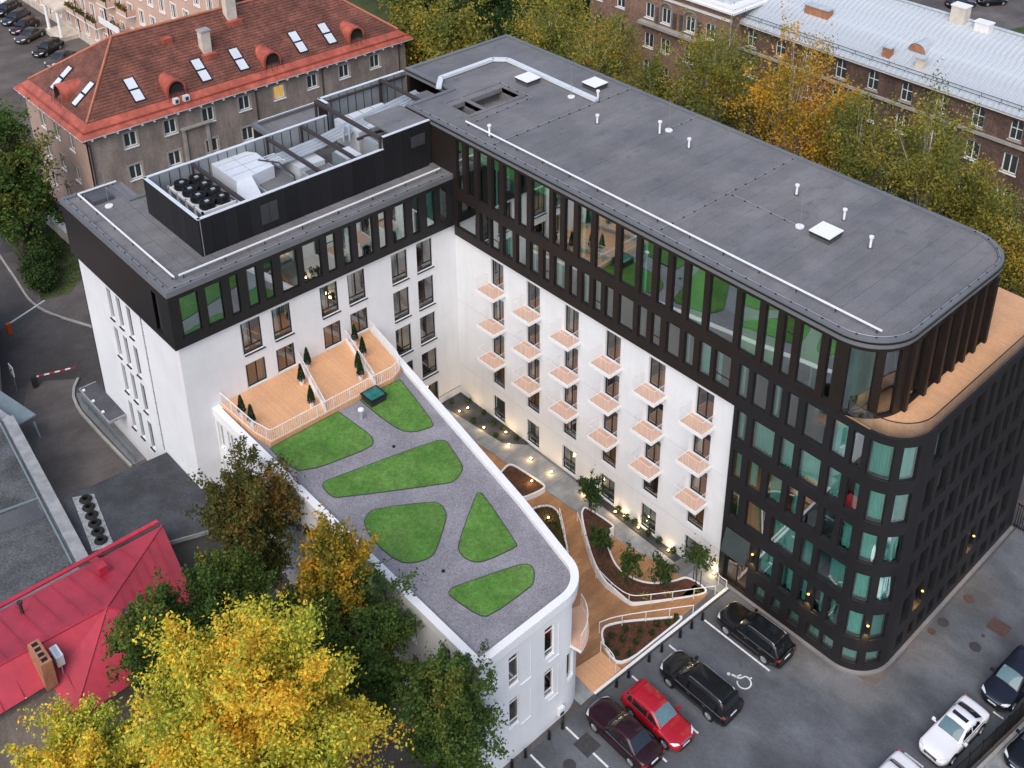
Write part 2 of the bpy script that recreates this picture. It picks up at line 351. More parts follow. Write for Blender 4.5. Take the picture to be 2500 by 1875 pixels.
# windows: local frame x along the wall, y inwards, z up; meshes are shared between windows of one size
WC = {}
def cached(key, fn):
    if key not in WC: WC[key] = fn()
    return WC[key]
def frame_mesh(w, h, t, d, bars, m):
    def mk():
        b = MB(); b.box(0,0,0,t,d,h); b.box(w-t,0,0,w,d,h); b.box(t,0,0,w-t,d,t); b.box(t,0,h-t,w-t,d,h)
        for k, a, c, e in bars:
            if k == 'v': b.box(a-t*.45,.004,c,a+t*.45,d-.004,e)
            else: b.box(c,.006,a-t*.45,e,d-.006,a+t*.45)
        return b.mesh('window', m)
    return cached(('f',round(w,2),round(h,2),t,d,str(bars),m), mk)
def pane_mesh(w, h, t, m): return cached(('p',round(w,2),round(h,2),t,m), lambda: MB().quad((t,.01,t),(w-t,.01,t),(w-t,.01,h-t),(t,.01,h-t)).mesh('pane', m))
def curtain_mesh(w, h, m, seed=0, wave=.05):
    def mk():
        rnd = random.Random(seed+int(w*100)); n = max(8, int(w/.045)); b = MB(); k = []; ph = 0
        for i in range(n+1):
            ph += rnd.uniform(.8, 1.5); k.append((w*i/n, wave*math.sin(ph), rnd.uniform(0,.06)))
        b.add([(x,y,g) for x,y,g in k]+[(x,y,h) for x,y,g in k], [(i,i+1,n+2+i,n+1+i) for i in range(n)])
        return b.mesh('curtain', m, True)
    return cached(('c',round(w,2),round(h,2),m,seed), mk)
def window(parent, P, o, depth, fm='dark_frame', gm='glass_teal', t=.06, bars=(), curtain=None, sill=None, rnd=None, fd=.07):
    s0, s1, za, zb = o; w = s1-s0-.004; h = zb-za-.004
    a = P.ang((s0+s1)/2); q = P.at(s0+.002, depth)
    me = frame_mesh(w, h, t, fd, bars, fm)
    f = obj('window', me, parent, (q.x, q.y, za+.002), a)
    pn = obj('pane', pane_mesh(w, h, t*.6, gm), f); pn.location = (0, .025, 0)
    if curtain:
        m, x0, x1, sd = curtain; cw = (x1-x0)*w
        c = obj('curtain', curtain_mesh(cw-.1, h-.1, m, sd), f); c.location = (x0*w+.05, .28, .03)
    if sill:
        b = cached(('s',round(w,2),sill), lambda: MB().box(-.05,-sill-depth-.0,-.06,w+.05,.0,-.003).mesh('sill', 'dark_frame' if fm=='dark_frame' else fm))
        obj('sill', b, f)
    return f
# ---------------------------------------------------------------- foliage
def leafmat(n, cols, scale=.35, rough=.75, trans=.25, rand=.35):
    "leaf colour mixed from a palette by position (patches of autumn colour) and leaf-to-leaf chance"
    m = bpy.data.materials.new(n); m.use_nodes = True; t = m.node_tree; t.nodes.clear(); o = t.nodes.new('ShaderNodeOutputMaterial')
    tc = t.nodes.new('ShaderNodeTexCoord'); nz = t.nodes.new('ShaderNodeTexNoise'); nz.inputs['Scale'].default_value = scale; nz.inputs['Detail'].default_value = 3
    t.links.new(tc.outputs['Object'], nz.inputs['Vector'])
    at = t.nodes.new('ShaderNodeAttribute'); at.attribute_name = 'rnd'
    a = t.nodes.new('ShaderNodeMath'); a.operation = 'SUBTRACT'; a.inputs[1].default_value = .5; t.links.new(at.outputs['Fac'], a.inputs[0])
    k = t.nodes.new('ShaderNodeMath'); k.operation = 'MULTIPLY'; k.inputs[1].default_value = rand; t.links.new(a.outputs[0], k.inputs[0])
    s = t.nodes.new('ShaderNodeMath'); s.operation = 'ADD'; t.links.new(nz.outputs['Fac'], s.inputs[0]); t.links.new(k.outputs[0], s.inputs[1])
    rp = t.nodes.new('ShaderNodeValToRGB'); e = rp.color_ramp.elements
    while len(e) < len(cols): e.new(.5)
    for i, (p, c) in enumerate(cols): e[i].position = p; e[i].color = (*c, 1)
    t.links.new(s.outputs[0], rp.inputs['Fac'])
    d = t.nodes.new('ShaderNodeBsdfPrincipled'); d.inputs['Roughness'].default_value = rough; d.inputs['Specular IOR Level'].default_value = .25; t.links.new(rp.outputs[0], d.inputs['Base Color'])
    tr = t.nodes.new('ShaderNodeBsdfTranslucent'); t.links.new(rp.outputs[0], tr.inputs[0])
    mx = t.nodes.new('ShaderNodeMixShader'); mx.inputs[0].default_value = trans; t.links.new(d.outputs[0], mx.inputs[1]); t.links.new(tr.outputs[0], mx.inputs[2]); t.links.new(mx.outputs[0], o.inputs[0]); MT[n] = m
leafmat('conifer_leaf', [(.3,(.010,.028,.010)),(.7,(.022,.05,.016))], 2)
leafmat('yellow_leaf', [(0.18,(0.19,0.27,0.035)),(0.34,(0.36,0.41,0.05)),(0.48,(0.58,0.54,0.07)),(0.58,(0.80,0.60,0.06)),(0.70,(0.86,0.46,0.04))], .24)
leafmat('green_leaf', [(0.3,(0.041,0.087,0.019)),(0.5,(0.076,0.133,0.027)),(0.68,(0.124,0.162,0.03)),(0.84,(0.305,0.19,0.038))], .3)
leafmat('dark_leaf', [(0.3,(0.025,0.054,0.014)),(0.6,(0.054,0.094,0.022)),(0.85,(0.1,0.122,0.029))], .3)
leafmat('rust_leaf', [(0.28,(0.045,0.062,0.016)),(0.5,(0.085,0.092,0.022)),(0.66,(0.14,0.11,0.024)),(0.84,(0.26,0.11,0.022))], .3)
leafmat('orange_leaf', [(0.28,(0.09,0.11,0.02)),(0.45,(0.24,0.2,0.022)),(0.6,(0.44,0.27,0.022)),(0.8,(0.62,0.27,0.022))], .5)
leafmat('birch_leaf', [(0.3,(0.111,0.137,0.029)),(0.5,(0.211,0.217,0.038)),(0.68,(0.376,0.287,0.042)),(0.85,(0.619,0.332,0.04))], .25)
leafmat('gold_birch_leaf', [(0.3,(0.185,0.16,0.024)),(0.5,(0.437,0.286,0.026)),(0.68,(0.672,0.336,0.03)),(0.85,(0.84,0.319,0.05))], .22)
leafmat('shrub_leaf', [(.3,(.022,.045,.014)),(.6,(.05,.075,.022)),(.85,(.10,.10,.03))], 1.5)
def leaf_mesh(name, pts, size, m, parent, rg, up=.3, droop=0.):
    n = len(pts); d = rg.normal(0,1,(n,3)); d[:,2] = d[:,2]*.6+up; d /= np.linalg.norm(d,axis=1)[:,None]       # leaf normals
    a = np.cross(d, rg.normal(0,1,(n,3))); a /= np.linalg.norm(a,axis=1)[:,None]; b = np.cross(d,a)
    if droop: a[:,2] -= droop; a /= np.linalg.norm(a,axis=1)[:,None]
    s = (size*rg.uniform(.6,1.4,n))[:,None]
    v = np.stack([pts-a*s*.6, pts+b*s*.34-a*s*.05, pts+a*s*.6, pts-b*s*.34-a*s*.05],1).reshape(-1,3)
    me = bpy.data.meshes.new(name); me.vertices.add(4*n); me.loops.add(4*n); me.polygons.add(n)
    me.vertices.foreach_set('co', v.ravel()); me.loops.foreach_set('vertex_index', np.arange(4*n)); me.polygons.foreach_set('loop_start', np.arange(0,4*n,4)); me.polygons.foreach_set('loop_total', np.full(n,4))
    at = me.attributes.new('rnd','FLOAT','FACE'); at.data.foreach_set('value', rg.uniform(0,1,n).astype(np.float32))
    me.materials.append(MT[m]); me.update(); return obj(name, me, parent)
def tree(name, x, y, z, h, rx, ry, rz, label, m, n, leaf, seed, group=None, bark='bark', cz=None, clumps=70, spread=1., lean=(0,0), droop=0., cat='tree', trunk=.02, inner=.45):
    "tapered trunk, limbs to every leaf clump, leaves scattered round the clumps"
    rg = np.random.default_rng(seed); t = thing(name, label, cat, (x,y,z), group)
    cz = h-rz if cz is None else cz; c0 = np.array([x+lean[0],y+lean[1],z+cz])
    u = rg.normal(0,1,(clumps,3)); u /= np.linalg.norm(u,axis=1)[:,None]; rad = rg.uniform(inner,1.,clumps)**.7
    ctr = c0+u*rad[:,None]*np.array([rx,ry,rz])*.86; wob = rg.uniform(.80,1.22,clumps); ctr = c0+(ctr-c0)*wob[:,None]
    b = MB(); r0 = h*trunk; tp = [Vector((x+lean[0]*k*k,y+lean[1]*k*k,z-.15+(cz+rz*.45)*k)) for k in (0,.12,.3,.5,.7,.85,1)]
    b.tube(tp,[r0*1.25,r0,r0*.85,r0*.7,r0*.5,r0*.34,r0*.14],8)
    for i in range(clumps):
        e = Vector(ctr[i]); k = min(.97,max(.22,(e.z-z-1.2)/(cz+rz*.6)*.8)) * rg.uniform(.75,1); q = k*6; j = min(5,int(q)); st = tp[j]+(tp[j+1]-tp[j])*(q-j)
        mid = st+(e-st)*.55+Vector((0,0,(e-st).length*.10)); rr = r0*(.32 if i % 4 == 0 else .16)*(1.1-k*.6)
        b.tube([st,mid,e],[rr,rr*.6,rr*.2],5,cap=False)
    b.build('trunk',bark,t,True)
    per = n//clumps; sz = (rx*ry*rz)**(1/3)/(clumps**(1/3))*1.05*spread; P = []
    for i in range(clumps):
        k = int(per*rg.uniform(.5,1.5)); o_ = ctr[i]-c0; o_ = o_/(np.linalg.norm(o_)+1e-6); a1 = np.cross(o_,[.3,.2,1.]); a1 /= np.linalg.norm(a1); a2 = np.cross(o_,a1)
        ng = 7; sub = rg.normal(0,.55,(ng,3)); wh = rg.integers(0,ng,k); p = sub[wh]+rg.normal(0,1,(k,3))*rg.uniform(.16,.42,ng)[wh][:,None]
        q = sz*rg.uniform(.7,1.3); p = p[:,:1]*o_*q*1.25+p[:,1:2]*a1*q*.95+p[:,2:]*a2*q*.7
        if droop: p[:,2] -= np.abs(rg.normal(0,droop,k))
        P.append(ctr[i]+p)
    leaf_mesh('crown', np.concatenate(P), leaf, m, t, rg, .75, droop*.6)
    return t
def shrub(x, y, z, r, h, label, m='shrub_leaf', n=260, leaf=.07, seed=0, group=None, name='shrub'):
    rg = np.random.default_rng(seed+int(abs(x)*97+abs(y)*53)); t = thing(name, label, 'shrub', (x,y,z), group); u = rg.normal(0,1,(n,3)); u /= np.linalg.norm(u,axis=1)[:,None]
    p = u*(rg.uniform(.3,1,n)**.5)[:,None]*np.array([r,r,h*.5])*rg.uniform(.75,1.15,(n,1))+np.array([x,y,z+h*.55]); leaf_mesh('foliage',p,leaf,m,t,rg,.4)
    b = MB()
    for i in range(6): a = i*PI/3; b.tube([(x,y,z-.02),(x+r*.5*math.cos(a),y+r*.5*math.sin(a),z+h*.7)],[.015,.006],4)
    b.build('stems','bark',t); return t
# ---------------------------------------------------------------- hotel (two tall wings)
rnd = random.Random(7)
H = thing('hotel_building', 'seven-storey L-shaped building with white walls, black upper floors and flat grey roof', 'building', (0, 0, 0))
def ring(name, poly, w, z0, z1, m, parent, out=.0):
    "closed kerb following a counter-clockwise footprint"
    a = offset_poly(poly, -out, True); c = offset_poly(poly, w, True); n = len(a); b = MB()
    v = [(x,y,z0) for x,y in a]+[(x,y,z1) for x,y in a]+[(x,y,z1) for x,y in c]+[(x,y,z0) for x,y in c]
    f = []
    for i in range(n):
        j = (i+1)%n; f += [(i,j,n+j,n+i),(n+i,n+j,2*n+j,2*n+i),(2*n+i,2*n+j,3*n+j,3*n+i),(3*n+i,3*n+j,j,i)]
    return b.add(v, f).build(name, m, parent)
ZR, ZL, ZT, ZWR, ZWL = 24.55, 20.74, 19.2, 15.5, 16.33
# --- upper storey of the long wing
UP = Path([(-3.3,0)]+arc(33.15,3.0,3.0,-90,0,14)+arc(33.15,12.0,3.0,0,90,14)+[(-10.95,15.0)])
up_x = [(.42,1.15),(1.59,2.46),(2.89,3.96),(4.38,5.21),(5.69,6.84),(7.25,8.11),(8.57,10.37),(10.75,11.44),(11.87,12.73),(13.15,14.35),(14.76,16.55),(17.01,18.35),(18.73,19.76),(20.19,20.98),(21.4,22.29),(22.69,23.9),(24.3,26.29),(26.71,27.97),(28.39,29.25),(29.7,30.36),(30.8,32.17),(32.64,33.1)]
ops_up = [(a+3.3, b+3.3, 19.6, 23.75) for a, b in up_x]
sA = 33.15+3.3; aL = 3.0*PI/2; sE = sA+aL
cv_up = [(sA+.75, sA+2.25, 19.35, 23.75), (sA+2.75, sA+3.75, 19.35, 23.75)]
ye = [(.1,1.7),(2.1,3.3),(3.7,4.85),(5.25,6.12),(6.5,7.4),(7.8,8.85)]
ops_end = [(sE+a, sE+b, 19.3, 23.6) for a, b in ye]
facade('upper_wall', UP, 19.2, 24.35, ops_up+cv_up+ops_end, .42, 'dark_clad', H, False)
for i, o in enumerate(ops_up):
    w = o[1]-o[0]; cu = None; bars = ()
    if i in (10, 12, 20, 4, 9): bars = ()
    if w < 1 and i % 3 == 1: bars = (('h', 3.0, .05, w-.06),)
    if i in (3, 9, 12): cu = ('curtain', .0, .35, i)
    f = window(H, UP, o, .12, t=.045, bars=bars, curtain=cu)
    bd = {0:.95,1:.95,2:1.0,3:.9,4:1.05,15:4.0,17:4.0,18:4.0,20:2.7,21:1.3,6:.8}.get(i)
    if bd: obj('blind', MB().quad((.05,.16,4.1-bd),(w-.05,.16,4.1-bd),(w-.05,.16,4.1),(.05,.16,4.1)).mesh('blind','green_blind'), f)
for o in ops_end: window(H, UP, o, .16, t=.05, gm='glass_neutral', curtain=('curtain_brown', 0, 1, 3) if rnd.random() < .6 else None)
for k in range(8):      # projecting fins of the terrace front
    y = [1.95, 2.0][0] if k == 0 else 0
fins = MB()
for y0, y1 in [(-.28,.08),(1.72,2.08),(3.32,3.68),(4.87,5.23),(6.14,6.48),(7.42,7.78),(8.87,9.2)]:
    q = [UP.at(sE+y0+.03), UP.at(sE+y1-.03)]
    fb = MB().box(q[0].x+.002, q[0].y, 19.22, q[0].x+.22, q[1].y, 23.9); fb.build('fin', 'dark_clad', H)
def curved_window(P, o, depth, parent, gm='glass_teal', curtain=None, fm='dark_frame'):
    s0, s1, za, zb = o; n = 7; ss = [s0+(s1-s0)*i/n for i in range(n+1)]
    def strip(d0, d1, z0, z1, s_a, s_b):
        q = [s_a+(s_b-s_a)*i/n for i in range(n+1)]; b = MB(); v = []
        for s in q:
            p, r = P.at(s, d0), P.at(s, d1); v += [(p.x,p.y,z0),(p.x,p.y,z1),(r.x,r.y,z1),(r.x,r.y,z0)]
        f = []
        for i in range(n):
            for j in range(4): f.append((i*4+j, i*4+(j+1)%4, (i+1)*4+(j+1)%4, (i+1)*4+j))
        f += [(0,3,2,1), (n*4, n*4+1, n*4+2, n*4+3)]
        return b.add(v, f)
    t = .06; fr = MB()
    for q in (strip(depth,depth+.07,za,za+t,s0,s1), strip(depth,depth+.07,zb-t,zb,s0,s1), strip(depth,depth+.07,za+t,zb-t,s0,s0+t), strip(depth,depth+.07,za+t,zb-t,s1-t,s1)): fr.add(q.v, q.f)
    f = fr.build('window', fm, parent)
    gb = MB(); gs = [s0+t*.6+(s1-s0-t*1.2)*i/n for i in range(n+1)]; gv = [(*P.at(s, depth+.03), z) for z in (za+t*.6, zb-t*.6) for s in gs]
    gb.add(gv, [(i, i+1, n+2+i, n+1+i) for i in range(n)]); pn = obj('pane', gb.mesh('pane', gm, True), f)
    if curtain:
        b = MB(); m = 46; r2 = random.Random(int(za*10)); ph = 0; v = []
        for i in range(m+1):
            ph += r2.uniform(.6,1.3); p = P.at(s0+.06+(s1-s0-.12)*i/m, depth+.24+.05*math.sin(ph)); v.append((p.x,p.y,za+.05+r2.uniform(0,.07)))
        v += [(x,y,zb-.05) for x,y,z in v]; b.add(v, [(i,i+1,m+2+i,m+1+i) for i in range(m)])
        obj('curtain', b.mesh('curtain', curtain, True), f)
curved_window(UP, cv_up[0], .12, H, curtain=None); curved_window(UP, cv_up[1], .12, H, gm='glass_neutral')
# --- roof of the long wing
FP = [(-5.3,0)]+arc(33.15,3.0,3.0,-90,0,14)+arc(33.15,12.0,3.0,0,90,14)+[(-10.95,15.0),(-10.95,4.2),(-5.3,4.2)]
ring('roof_parapet', FP, .3, 24.0, ZR, 'parapet_metal', H, .06)
ring('roof_edge_trim', FP, .02, 24.28, 24.40, 'dark_frame', H, .085)
def ylim(x):
    lo, hi = .30, 14.7
    if x < -5.0: lo = 4.5
    if x > 33.15:
        d = min(2.7, x-33.15); k = math.sqrt(max(0, 2.7**2-d*d)); lo, hi = 3.0-k, 12.0+k
    return lo, hi
pits = [(-3.35,-.65,2.35,3.75), (-3.1,-.65,4.05,7.5)]
def strip_poly(a, c, lo_cut=None, hi_cut=None):
    xs = [a+(c-a)*i/3 for i in range(4)]
    lo = [(x, ylim(x)[0] if lo_cut is None else lo_cut) for x in xs]; hi = [(x, ylim(x)[1] if hi_cut is None else hi_cut) for x in xs]
    return lo+hi[::-1]
x = -10.65
while x < 35.8:
    e = min(x+1.0, 35.84); a, c = x+.006, e-.006
    if x < -5.0 < e: e = -5.0; c = e-.006
    cuts = sorted([(p[2], p[3]) for p in pits if p[0] < (a+c)/2 < p[1]])
    z = 24.43+rnd.uniform(0, .012)
    segs = []; lo = None
    for p0, p1 in cuts: segs.append((lo, p0)); lo = p1
    segs.append((lo, None))
    for s_lo, s_hi in segs: MB().prism(strip_poly(a, c, s_lo, s_hi), 24.06, z).build('roofing_sheet', 'bitumen', H)
    x = e
for p in pits:
    b = MB(); x0, x1, y0, y1 = p
    x0, x1 = -3.65, -.65
    b.box(x0,y0,23.2,x1,y1,23.3); MB
    for q in ((x0-.15,y0-.15,x1+.15,y0),(x0-.15,y1,x1+.15,y1+.15),(x0-.15,y0,x0,y1),(x1,y0,x1+.15,y1)): b.box(q[0],q[1],23.2,q[2],q[3],24.52)
    b.build('light_well', 'bitumen', H)
# --- dark band and corner block of the long wing
BAND = Path([(0,0),(26.9,0)])
low_x = [(.25,2.58),(2.96,3.97),(4.19,5.19),(5.54,6.59),(7.0,8.02),(8.44,9.31),(9.77,10.43),(10.88,11.96),(12.41,13.16),(13.6,14.33),(14.7,15.42),(15.78,16.55),(17.02,18.34),(18.74,19.53),(19.92,20.69),(21.18,22.3),(22.67,23.46),(23.88,24.8),(25.1,26.35)]
ops = [(a,b,16.25,18.75) for a, b in low_x]
facade('band_wall', BAND, ZWR, 19.196, ops, .4, 'dark_clad', H)
for i, o in enumerate(ops):
    cu = ('curtain', 0, rnd.choice([.35,.5,1]), i) if i in (3,5,7,9,16,17,18) else None
    window(H, BAND, o, .12, t=.045, curtain=cu, bars=(('h', .75, .05, o[1]-o[0]-.06),) if i % 4 == 2 else ())
LX = 38.35; LR = 2.5
BL = Path([(26.9,0)]+arc(LX-LR,LR,LR,-90,0,12)+[(LX,18.5)])
o0 = -26.9
rows = [([(26.95,27.71),(28.06,29.11),(29.47,30.11),(30.53,31.26),(31.73,33.18),(33.62,34.6),(34.94,35.61)],16.25,18.75),
        ([(27.14,27.88),(28.32,29.96),(30.38,31.36),(31.73,33.22),(33.7,34.61),(35.01,35.82)],13.05,15.35),
        ([(27.13,27.84),(28.27,29.36),(29.8,30.86),(31.24,32.04),(32.41,33.46),(33.86,34.62),(35.0,35.8)],9.95,12.2),
        ([(27.28,27.96),(28.52,29.97),(30.43,32.22),(32.68,33.52),(33.9,35.8)],6.85,9.05),
        ([(27.28,29.17),(29.77,30.93),(31.42,32.44),(32.93,33.5),(33.98,34.68),(35.0,35.8)],3.8,5.95),
        ([(29.8,30.63),(31.14,31.84),(32.39,33.28),(33.82,34.78),(34.95,35.8)],1.7,2.8)]
arc0 = LX-LR-26.9; arcL = LR*PI/2; end0 = arc0+arcL
ops = []; wins = []; cvs = []
for r, (xs, za, zb) in enumerate(rows):
    for k, (a, b) in enumerate(xs):
        if r == 4 and k == 0: ops.append((a+o0, b+o0, 1.12, 5.9)); continue
        o = (a+o0, b+o0, za, zb); ops.append(o); wins.append((r, k, o))
    e0 = arc0+(.12 if r == 0 else .5)
    for c in ((e0, arc0+1.55), (arc0+2.0, arc0+3.05)): cvs.append((r, (c[0], c[1], za, zb)))
ends = []
for r, (xs, za, zb) in enumerate(rows):
    y = end0+.25+rnd.uniform(0,.4)
    while y < BL.L-1.6:
        w = rnd.choice([.6,.7,.75,1.0,1.25]); ends.append((r, (y, y+w, za, zb))); y += w+rnd.uniform(.42,.62)
facade('corner_block_wall', BL, .85, 19.196, ops+[c for _, c in cvs]+[e for _, e in ends], .4, 'black_band', H)
ledge = {}
for r, k, o in wins:
    if r == 5: window(H, BL, o, .12, t=.045, curtain=('curtain', 0, 1, k)); continue
    cu = rnd.choice([('curtain',0,1,k+r*7), ('curtain',0,1,k+r*7), ('curtain',0,.55,k), ('curtain',.35,1,k), None]) if r > 0 else (('curtain',0,rnd.choice([.5,1]),k) if rnd.random()<.6 else None)
    if (r, k) == (3, 1): cu = ('curtain_brown', .1, 1, 5)
    window(H, BL, o, .12, t=.045, curtain=cu)
for r, o in cvs: curved_window(BL, o, .12, H, curtain='curtain')
for r, o in ends: window(H, BL, o, .2, t=.05, gm='glass_teal', curtain=('curtain',0,1,r) if rnd.random() < .4 else None)
for r, (xs, za, zb) in enumerate(rows[:5]):                      # projecting sill ledges under the window rows of the corner block
    pass
# plinth strip at the foot of the block
b = MB(); n = len(BL.s); pl = offset_poly([tuple(q) for q in BL.p], -.22)
pin = [tuple(q) for q in BL.p]
v = []
for (x0, y0), (x1, y1) in zip(pl, pin): v += [(x0,y0,.9),(x0,y0,1.14),(x1,y1,1.16),(x1,y1,.9)]
b.add(v, [(i*4+j, (i+1)*4+j, (i+1)*4+(j+1)%4, i*4+(j+1)%4) for i in range(len(pl)-1) for j in range(3)]).build('plinth', 'concrete_dark', H)
# white wall to the court
WR = Path([(-.3,.3),(26.9,.3)])
cols = [3.82, 7.76, 11.72, 15.72, 19.7, 23.74]
ops = []
for c in cols:
    for z0 in (12.72, 9.52, 6.34): ops.append((c+.3, c+1.72, z0, z0+2.3))
    ops.append((c+.3, c+1.72, 3.45, 5.65)); ops.append((c+.3, c+1.72, .1, 2.34))
facade('court_wall', WR, -.1, 15.56, ops, .35, 'white_render', H)
for i, o in enumerate(ops):
    k = i % 5; w, h = o[1]-o[0], o[3]-o[2]
    if k == 3: bars = (('v', w/2, .55, h-.06), ('h', .55, .06, w-.06))
    else: bars = (('v', w*.52, .06, h-.06),)
    cu = ('curtain_brown', .5, 1, i) if rnd.random() < .35 else (('curtain', 0, .45, i) if rnd.random() < .6 else None)
    window(H, WR, o, .16, t=.085, bars=bars, curtain=cu, gm='glass_neutral' if k != 4 else 'glass_teal', fd=.09)
b = MB()
for z in (3.0, 9.3):
    b.box(-.28, .296, z, 26.6, .3+.01, z+.015)
b.build('wall_groove', 'pale_gravel', H)
# balconies: white tray, timber floor, railing of thin bars
def balcony_meshes():
    tr = MB(); tr.box(-.31,-1.25,-.26,1.64,-.002,-.04); tr.box(-.31,-1.25,-.04,1.64,-1.20,.02); tr.box(-.31,-1.20,-.04,-.26,-.002,.02); tr.box(1.59,-1.20,-.04,1.64,-.002,.02)
    fl = MB(); fl.box(-.25,-1.19,-.04,1.58,-.01,-.005)
    ra = MB(); zt = 1.02
    for p, q in (((-.28,-.01),(-.28,-1.22)),((-.28,-1.22),(1.61,-1.22)),((1.61,-1.22),(1.61,-.01))):
        ra.bar((*p,zt),(*q,zt),.024); n = int(math.hypot(q[0]-p[0],q[1]-p[1])/.125)
        for i in range(n+1):
            t = i/n; x, y = p[0]+(q[0]-p[0])*t, p[1]+(q[1]-p[1])*t; ra.bar((x,y,.02),(x,y,zt),.009 if i % 4 else .018)
    return tr.mesh('balcony','white_paint'), fl.mesh('floor_boards','balcony_floor'), ra.mesh('railing','pink_white')
bm = balcony_meshes()
for c in cols:
    for z0 in (12.72, 9.52, 6.34):
        o = obj('balcony', bm[0], H, (c, .3, z0-.02)); obj('floor_boards', bm[1], o); obj('railing', bm[2], o)
# --- short wing
WL = Path([(-15.8,-22.53),(0,-22.53),(0,0)])
g = 15.8+22.53
dl = [(-21.92,-20.58),(-20.15,-18.95),(-18.46,-17.78),(-17.2,-16.41),(-15.98,-15.26),(-14.71,-13.39),(-12.99,-11.57),(-11.09,-10.37),(-9.8,-9.11),(-8.62,-7.27),(-6.76,-6.1),(-5.58,-4.4),(-3.81,-3.17),(-2.52,-1.69),(-1.27,-.48)]
ops = [(y0+g, y1+g, 17.0, 20.0) for y0, y1 in dl]
go = [(13.45,14.3,16.75,19.8)]
facade('short_wing_band', WL, ZWL, 20.6, ops+go, .4, 'black_band', H)
for i, o in enumerate(ops):
    f = window(H, WL, o, .12, t=.045, bars=(('h', 2.3, .05, o[1]-o[0]-.06),) if i in (4,7,10) else (), curtain=('curtain',0,1,i) if i in (3,) else (('curtain',.4,1,i) if i in (8,13,11) else None))
    bd = {0:2.9,1:2.9,3:2.9,4:.6,7:.6,12:2.9}.get(i)
    if bd: obj('blind', MB().quad((.05,.16,2.95-bd),(o[1]-o[0]-.05,.16,2.95-bd),(o[1]-o[0]-.05,.16,2.95),(.05,.16,2.95)).mesh('blind','teal_blind' if bd > 1 else 'green_blind'), f)
for i in (0,1,3,4,7): 
    pass
MB().box(-15.8+13.47,-22.30,16.77,-15.8+14.28,-22.2,19.78).build('blind_panel', 'louvre', H)
WW = Path([(-15.5,-22.23),(-.3,-22.23),(-.3,.3)])
g2 = 15.2+22.23
lw = []
for y0, y1 in [(-17.95,-16.48),(-15.6,-14.2),(-11.79,-10.38),(-9.51,-8.06)]: lw += [(y0,y1,13.35,15.92,'w'),(y0,y1,10.62,12.58,'d')]
for y0, y1 in [(-5.72,-4.28),(-3.43,-1.95)]: lw += [(y0,y1,13.35,15.92,'w'),(y0,y1,10.0,12.62,'w'),(y0,y1,6.7,9.25,'w'),(y0,y1,3.4,5.8,'w'),(y0,y1,.1,2.5,'d')]
ops = [(a+g2,c+g2,z0,z1) for a,c,z0,z1,k in lw]
gw = [(x,x+.62,z0,z1) for x in (15.5-11.05,15.5-9.58,15.5-8.0) for z0,z1 in ((12.95,15.6),(9.65,12.25),(6.45,9.0),(3.05,5.6))]
facade('short_wing_wall', WW, -.1, 16.4, ops+gw, .35, 'white_render', H)
for i, o in enumerate(ops):
    w, h = o[1]-o[0], o[3]-o[2]; k = lw[i][4]
    bars = (('v', w*.44, .55, h-.08), ('h', .52, .08, w-.08)) if k == 'w' else (('v', w*.5, .08, h-.08),)
    cu = ('curtain', .0, .42, i) if k == 'w' else ('curtain_brown', .5, 1, i)
    f = window(H, WW, o, .14, t=.09, bars=bars, curtain=cu if rnd.random() < .8 else None, gm='glass_neutral', fd=.09, sill=.10 if k == 'w' else None)
for o in gw: window(H, WW, o, .2, t=.06, gm='glass_teal', sill=.10)
b = MB(); b.tube([(-5.66,-22.27,16.3),(-5.64,-22.27,4.4)], .035, 5)
for i in range(12): b.box(-5.72,-22.31,4.8+i*.95,-5.58,-22.23,4.86+i*.95)
b.build('downpipe', 'wire', H)
# short wing roof
FL = [(-15.8,-22.53),(0,-22.53),(0,-.02),(-5.3,-.02),(-5.3,4.18),(-17.4,4.18),(-17.4,-6.5),(-12.6,-6.5),(-12.6,-18.8),(-15.8,-18.8)]
MB().prism(offset_poly(FL, .28, True), 20.30, 20.40).build('short_wing_roof_slab', 'bitumen_dark', H)
ring('short_wing_parapet', FL, .3, 20.35, ZL, 'parapet_metal', H, .05)
y = -22.23
while y < -.35:
    e = min(y+1.0, -.32)
    for xa, xb in ([(-15.5,-11.2),(-11.18,-6.4),(-6.38,-2.6),(-2.58,-.3)] if y < -18.9 else [(-12.3,-7.0),(-6.98,-2.6),(-2.58,-.3)]):
        z = 20.6+rnd.uniform(0,.014)
        MB().box(xa,y+.012,20.41,xb-.012,e-.012,z).build('roofing_sheet', 'bitumen', H)
    y = e
for y in (-5.9,-4.9,-3.9,-2.9,-1.9,-.9,.1,1.1,2.1,3.1): MB().box(-17.1,y-.3,20.41,-11.4,y+.68,20.46+rnd.uniform(0,.01)).build('roofing_sheet','bitumen',H)
for xx in (-16.9,): MB().tube([(xx,-6.2,21.0),(xx,4.0,21.0)], .035, 6).build('roof_rail','white_paint',H)
# back walls and the hidden sides
b = MB()
b.box(-17.3,4.0,0,-17.0,4.15,20.3); b.box(-17.39,-6.45,0,-17.1,4.1,20.32); b.box(-17.1,-6.49,0,-12.6,-6.2,20.32); b.box(-12.59,-18.7,0,-12.3,-6.5,20.32); b.box(-15.79,-18.79,0,-12.3,-18.5,20.32); b.box(-15.79,-22.2,0,-15.45,-18.79,20.32)
b.build('rear_wall', 'dark_clad', H)
b = MB(); b.box(-10.94,4.2,0,-10.6,14.98,24.1); b.box(-10.6,14.6,0,33.2,14.97,24.0); b.build('rear_wall', 'dark_clad', H)
b = MB(); b.box(26.9,18.1,.8,38.0,18.48,19.1); b.box(26.9,14.99,.8,27.2,18.1,19.1); b.build('rear_wall', 'dark_clad', H)
